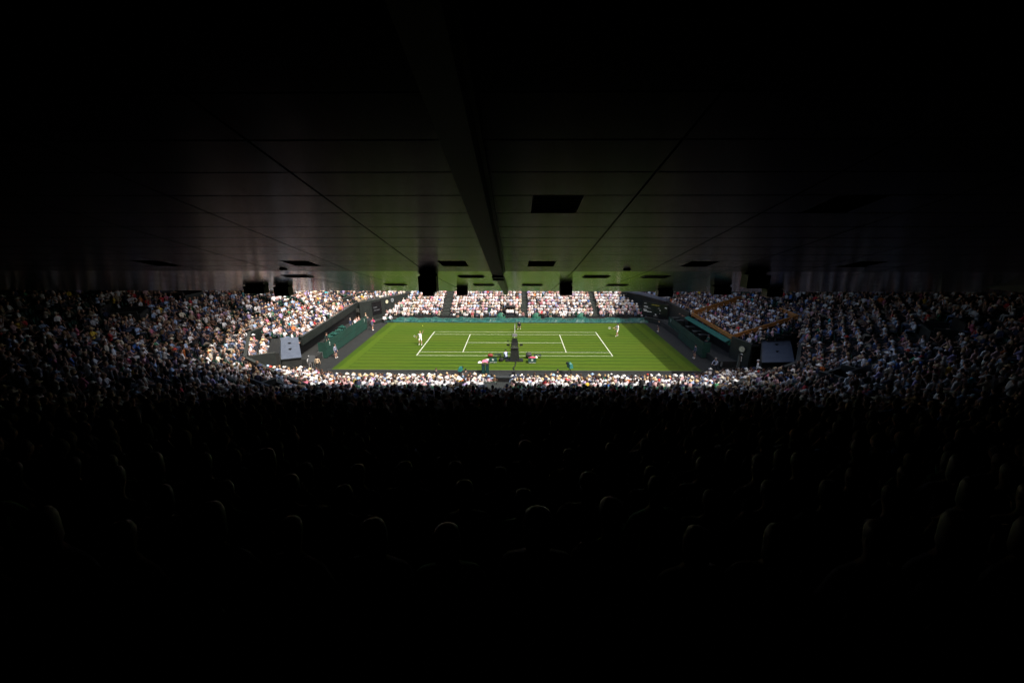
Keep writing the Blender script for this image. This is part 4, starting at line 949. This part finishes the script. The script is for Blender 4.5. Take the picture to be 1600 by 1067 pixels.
# ------------------------------------------------------------------ roof over the camera: two pitches of dark glossy panels
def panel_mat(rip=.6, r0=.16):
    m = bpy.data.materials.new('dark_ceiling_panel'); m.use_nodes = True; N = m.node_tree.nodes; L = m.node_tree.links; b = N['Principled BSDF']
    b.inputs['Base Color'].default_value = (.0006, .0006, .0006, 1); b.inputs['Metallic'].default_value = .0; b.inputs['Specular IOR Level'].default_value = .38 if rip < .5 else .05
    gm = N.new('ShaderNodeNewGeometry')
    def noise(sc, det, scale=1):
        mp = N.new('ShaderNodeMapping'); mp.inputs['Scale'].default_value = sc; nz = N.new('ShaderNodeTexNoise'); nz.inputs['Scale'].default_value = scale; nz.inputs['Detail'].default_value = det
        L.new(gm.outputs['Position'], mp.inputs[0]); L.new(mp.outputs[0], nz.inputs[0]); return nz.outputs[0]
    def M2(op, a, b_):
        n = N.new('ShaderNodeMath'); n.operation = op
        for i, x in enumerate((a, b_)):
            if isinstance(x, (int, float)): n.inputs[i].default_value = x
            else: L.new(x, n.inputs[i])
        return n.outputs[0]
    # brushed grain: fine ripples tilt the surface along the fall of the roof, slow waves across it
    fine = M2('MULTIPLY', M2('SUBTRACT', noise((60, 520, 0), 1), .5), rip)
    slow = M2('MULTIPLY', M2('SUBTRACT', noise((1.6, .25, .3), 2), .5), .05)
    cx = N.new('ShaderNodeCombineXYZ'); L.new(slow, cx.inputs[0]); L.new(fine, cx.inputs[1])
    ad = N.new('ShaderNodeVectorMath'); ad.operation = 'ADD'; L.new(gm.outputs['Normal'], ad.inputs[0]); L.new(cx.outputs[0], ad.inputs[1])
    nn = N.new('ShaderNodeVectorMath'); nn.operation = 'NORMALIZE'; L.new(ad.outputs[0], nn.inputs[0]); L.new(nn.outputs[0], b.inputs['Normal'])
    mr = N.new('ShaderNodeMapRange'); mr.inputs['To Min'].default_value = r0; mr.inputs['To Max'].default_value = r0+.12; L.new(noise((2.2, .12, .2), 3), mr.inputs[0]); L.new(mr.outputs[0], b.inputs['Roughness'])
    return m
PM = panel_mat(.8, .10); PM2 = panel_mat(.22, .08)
HP = 2.58; HX = 2.28; A1 = math.radians(16.2); A2 = math.radians(13.3)
foot = Vector((0, CAM.y+HP*math.sin(A1), CAM.z+HP*math.cos(A1))); t1 = Vector((0, math.cos(A1), -math.sin(A1)))
PIT = .39*HP; SB = 5.92*HP; brk = foot+t1*SB; t2 = Vector((0, math.cos(A2), -math.sin(A2)))
lo_, hi_ = 0, 60
edge_dir = math.radians(math.degrees(PITCH)-7.136)
den = math.tan(edge_dir)-math.tan(A2); q = None
yy = (CAM.z+CAM.y*(-math.tan(edge_dir)) - (brk.z+math.tan(A2)*brk.y))/(math.tan(edge_dir)-math.tan(A2))
# solve CAM.z - te*(y-CAM.y) = brk.z - t2*(y-brk.y)
te, tt = math.tan(edge_dir), math.tan(A2); yE = (CAM.z+te*CAM.y-brk.z-tt*brk.y)/(te-tt); zE = CAM.z-te*(yE-CAM.y)
LEN2 = (yE-brk.y)/math.cos(A2); print('roof edge', yE, zE, 'break', brk, 'len2', LEN2)
X0 = -.38; PX = 2.83
ceil = thing('ceiling', None, None, (0, 0, 0)); del_ = [ceil.__delitem__(k) for k in ()] ; ceil['kind'] = 'structure'
up1 = Vector((0, math.sin(A1), math.cos(A1))); up2 = Vector((0, math.sin(A2), math.cos(A2)))
def slab(P, t, up, s0, s1, x0, x1, th): 
    a = P+t*s0; b = P+t*s1
    vs = [Vector((x, p.y, p.z))+up*h for h in (0, th) for x, p in ((x0, a), (x1, a), (x1, b), (x0, b))]
    return vs, [(0, 1, 2, 3), (7, 6, 5, 4), (0, 4, 5, 1), (1, 5, 6, 2), (2, 6, 7, 3), (3, 7, 4, 0)]
def panel_mesh(P, t, up, s0, s1, wd): 
    a = t*(s1-s0); vs = [Vector((x, 0, 0))+o+up*h for h in (0, .05) for x, o in ((0, Vector()), (wd, Vector()), (wd, a), (0, a))]
    m = MB(); m.add(vs, [(0, 1, 2, 3), (7, 6, 5, 4), (0, 4, 5, 1), (1, 5, 6, 2), (2, 6, 7, 3), (3, 7, 4, 0)]); return m
RB = [k for k in range(-1, 14)]
# vents: (column x centre, row s range)
vents = []
VENT = [(861, -170, 9), (1258, -171, 9), (710, -105, 1), (845, -105, 1), (1085, -105, 1), (475, -105, 1), (250, -105, 1), (1330, -105, 1)]
VENT2 = [(735, -56, 432), (927, -56, 432), (1018, -56, 432), (465, -60, 432), (617, -42, 445), (754, -42, 445), (829, -42, 445), (960, -42, 445)]
row = [SB-k*PIT for k in range(0, 17)]       # seams from the break back towards the camera
g = .018
vent_rects = []
for px, dy, k in VENT:
    kk = 7 if dy < -150 else 1
    xc = CAM.x+(px-808)/(-dy)*HX*1.03; vent_rects.append((xc, kk, .46))
for k in range(15):
    s1, s0 = row[k]-g, row[k+1]+g
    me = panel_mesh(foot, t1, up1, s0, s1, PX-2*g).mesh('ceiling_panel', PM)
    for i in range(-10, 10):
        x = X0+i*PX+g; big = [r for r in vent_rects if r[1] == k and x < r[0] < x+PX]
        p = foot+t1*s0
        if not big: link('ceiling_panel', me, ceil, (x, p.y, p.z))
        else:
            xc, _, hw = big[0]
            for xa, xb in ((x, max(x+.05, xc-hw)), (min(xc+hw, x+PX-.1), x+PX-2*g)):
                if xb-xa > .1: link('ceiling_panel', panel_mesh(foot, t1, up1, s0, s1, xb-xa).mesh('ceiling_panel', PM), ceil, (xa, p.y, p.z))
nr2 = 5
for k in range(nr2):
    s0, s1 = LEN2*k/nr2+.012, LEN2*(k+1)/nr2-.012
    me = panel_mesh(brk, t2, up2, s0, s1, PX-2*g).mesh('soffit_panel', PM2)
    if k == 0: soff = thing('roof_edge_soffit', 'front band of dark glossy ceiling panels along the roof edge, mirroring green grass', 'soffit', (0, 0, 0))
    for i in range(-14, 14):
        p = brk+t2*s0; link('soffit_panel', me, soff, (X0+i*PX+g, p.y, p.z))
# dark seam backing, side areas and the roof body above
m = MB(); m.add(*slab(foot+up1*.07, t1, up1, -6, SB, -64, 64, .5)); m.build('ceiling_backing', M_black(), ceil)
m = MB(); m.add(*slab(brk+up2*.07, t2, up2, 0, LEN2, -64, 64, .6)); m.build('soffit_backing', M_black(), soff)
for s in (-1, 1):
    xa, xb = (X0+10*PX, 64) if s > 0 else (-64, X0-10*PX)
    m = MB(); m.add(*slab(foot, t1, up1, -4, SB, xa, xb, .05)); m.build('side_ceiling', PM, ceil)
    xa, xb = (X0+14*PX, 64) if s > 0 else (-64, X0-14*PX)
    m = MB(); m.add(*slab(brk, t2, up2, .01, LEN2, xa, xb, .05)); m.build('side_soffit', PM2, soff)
# dark louvred vents set in the openings
VL = ['largest recessed louvre vent in the ceiling, just right of the beam', 'large dark louvre vent in the far right ceiling panels', 'louvre vent just left of the beam, before the ceiling break', 'louvre vent just right of the beam, before the ceiling break',
      'louvre vent above the right corner scoreboard', 'louvre vent above the left stand beside the small downlight', 'leftmost louvre vent before the ceiling break', 'rightmost louvre vent before the ceiling break']
VL2 = ['slot vent left of the beam nose, rear row of the soffit', 'slot vent between beam and right downlight, rear row of the soffit', 'slot vent above the right corner scoreboard in the soffit', 'slot vent above the left stand in the soffit',
       'thin slot vent above the left far stairs, edge of the soffit', 'thin slot vent just left of the beam nose, edge of the soffit', 'thin slot vent just right of the beam nose, edge of the soffit', 'thin slot vent above the right far stairs, edge of the soffit']
for xc, k, hw in vent_rects:
    s1, s0 = row[k]-.03, row[k+1]+.03; v = thing('ceiling_vent', VL.pop(0), 'vent', foot+t1*s0+Vector((xc, 0, 0)))
    for q in range(6):
        a = t1*((s1-s0)*(q+.5)/6)+up1*.03; MB().box(a, (hw*2-.06, .03, .03)).build('louvre', M_black(), v)
for px, dy, y in VENT2:
    # lies on the front pitch; position by the same plane geometry
    ang = math.atan((y-533.5)/FPX); el = -(PITCH+ang); dirv = Vector((0, math.cos(el), math.sin(el)))
    n_ = up2; dist = (brk-CAM).dot(n_)/dirv.dot(n_); p = CAM+dirv*dist; xc = CAM.x+(px-806)/FPX*dist
    v = thing('ceiling_vent', VL2.pop(0), 'vent', (xc, p.y, p.z-.02))
    MB().add(*slab(Vector((0, 0, 0)), t2, up2, -.3, .3, -.55, .55, .02)).build('vent_frame', M_black(), v)
    for q in range(3): MB().box(t2*(-.18+.18*q)-up2*.02, (1.0, .04, .02)).build('louvre', mat('louvre_black', (.003, .003, .003), .7), v)
# spine beam
bm2 = thing('ceiling_beam', 'heavy dark box beam running down the middle of the ceiling to the roof edge', 'beam', (0, 0, 0))
m = MB(); m.add(*slab(foot-up1*.30, t1, up1, -2, SB+.02, -.58, -.20, .28)); m.build('beam_box', mat('beam_paint', (.004, .004, .004), .5, spec=.15), bm2)
m = MB(); m.add(*slab(brk-up2*.22, t2, up2, .03, LEN2-.15, -.54, -.27, .20)); m.build('beam_nose', mat('beam_nose_paint', (.02, .022, .02), .4), bm2)
for xo in (-.62, -.16): 
    m = MB(); m.add(*slab(foot-up1*.045, t1, up1, -2, SB, xo-.03, xo+.03, .045)); m.build('beam_trim', mat('beam_trim', (.008, .008, .008), .4, spec=.2), bm2)
for s in (SB-.6, SB+.0): 
    m = MB(); m.add(*slab(foot-up1*.36, t1, up1, s-.12, s+.06, -.60, -.18, .06)); m.build('beam_bracket', M_black(), bm2)
# downlights
for nm, xc, s in (('right', 4.35, SB-PIT*.45), ('left', -8.4, SB-PIT*.4)):
    v = thing('downlight', 'small round unlit downlight near the break in the ceiling, %s of the beam' % nm, 'lamp', foot+t1*s+Vector((xc, 0, -.01)))
    MB().lathe([(.13, -.03), (.14, 0), (.14, .03)], n=14).build('lamp_ring', M_metal(), v); MB().lathe([(.10, -.032), (.10, -.02)], n=12).build('lamp_glass', mat('lamp_glass', (.3, .3, .3), .1), v)
# hanging loudspeakers at the roof edge
SPK = [(655, 684, 430, 456, 27.0), (874, 894, 446, 461, 27.2), (714, 731, 451, 461, 27.3), (384, 417, 446, 458, 26.8), (431, 455, 447, 462, 27.2), (1162, 1198, 428, 450, 25.6), (1112, 1140, 447, 460, 27.2), (1026, 1050, 452, 463, 27.3), (1194, 1220, 452, 463, 27.4)]
SN = ['largest black loudspeaker hanging left of the centre beam', 'black loudspeaker hanging right of the centre beam', 'small black loudspeaker just left of the centre beam', 'flat black loudspeaker far left at the roof edge', 'black loudspeaker beside the flat far left one',
      'large black loudspeaker high on the right', 'black loudspeaker lower left of the large right one', 'small black loudspeaker above the far right corner', 'black loudspeaker lower right of the large right one']
for (x0, x1, y0, y1, dep), lab in zip(SPK, SN):
    el = PITCH+math.atan(((y0+y1)/2-533.5)/FPX); xc = (x0+x1)/2; D = dep/math.cos(PITCH)*1.0
    d_ = FW+UP*(533.5-y0-1)/FPX+RT*((xc-800)/FPX); pl = (brk, up2) if y0 > 427 else (foot, up1); dz = (pl[0]-CAM).dot(pl[1])/d_.dot(pl[1])*.985/.96
    p = CAM+FW*dz*.96+RT*((xc-800)/FPX*dz*.96)-UP*(((y0+y1)/2-533.5)/FPX*dz*.96)
    ww = (x1-x0)/FPX*dz*.92; hh = (y1-y0)/FPX*dz*.9; v = thing('loudspeaker', lab, 'loudspeaker', p)
    MB().box((0, 0, .0), (ww, .5, hh)).build('cabinet', M_black(), v); MB().box((0, .26, 0), (ww*.9, .02, hh*.85)).build('grille', mat('speaker_grille', (.02, .02, .02), .9), v)
    MB().box((0, -.255, .0), (ww*.8, .01, hh*.7)).build('back_plate', mat('speaker_back', (.01, .01, .01), .7), v)
    for s in (-1, 1): MB().tube([(s*ww*.3, 0, hh/2), (s*ww*.3, 0, hh/2+.8)], .02, 5).build('hanger', M_metal(), v)
    if x0 == 655: MB().box((0, 0, -hh/2-.08), (ww*.62, .4, .17)).build('lower_cabinet', M_black(), v)
# rear wall and the roofs over the other three sides
def structure_box(name, c, d, m=None): return tag(MB().box(c, d).build(name, m or M_black()), kind='structure')
structure_box('rear_wall', (0, -55.2, 8), (130, .5, 26))
structure_box('stand_back_wall', (-62, -8, 7), (.5, 95, 24)); structure_box('stand_back_wall', (62, -8, 7), (.5, 95, 24)); structure_box('stand_back_wall', (0, 44, 5), (126, .5, 22))
rm = mat('roof_underside', (.04, .04, .04), .6)
RXR, RXL, RZ = 25.95, -33.3, 12.0
structure_box('stand_roof', ((RXR+62)/2, 5, RZ+.3), (62-RXR, 78, .6), rm); structure_box('stand_roof', ((RXL-62)/2, 5, RZ+.3), (62+RXL, 78, .6), rm)
structure_box('stand_roof', ((RXR+RXL)/2, 39, RZ+.3), (RXR-RXL-.02, 16, .6), rm)
for nm_, c_, d_ in (('unseen_sky_blocker', ((RXR+RXL)/2, 30.8, 14.9), (RXR-RXL, .4, 5.6)), ('unseen_sky_blocker', (RXR+.2, 3, 14.1), (.4, 53, 3)), ('unseen_sky_blocker', (RXL-.2, 3, 14.1), (.4, 53, 3))): structure_box(nm_, c_, d_)  # unseen solid screens added above the roof edges to cut off sky light
mb = MB(); mb.prism([(-33.3, 8, RZ), (-33.3, -25.4, RZ), (-21.5, -25.4, RZ), (-32.6, 8, RZ)], .3); tag(mb.build('added_shade_roof', rm), kind='structure')  # unseen roof piece added to shade the near left stand
structure_box('roof_gable', (0, yE-1.2-.6, zE+1.9), (126, .4, 2.6), M_black())
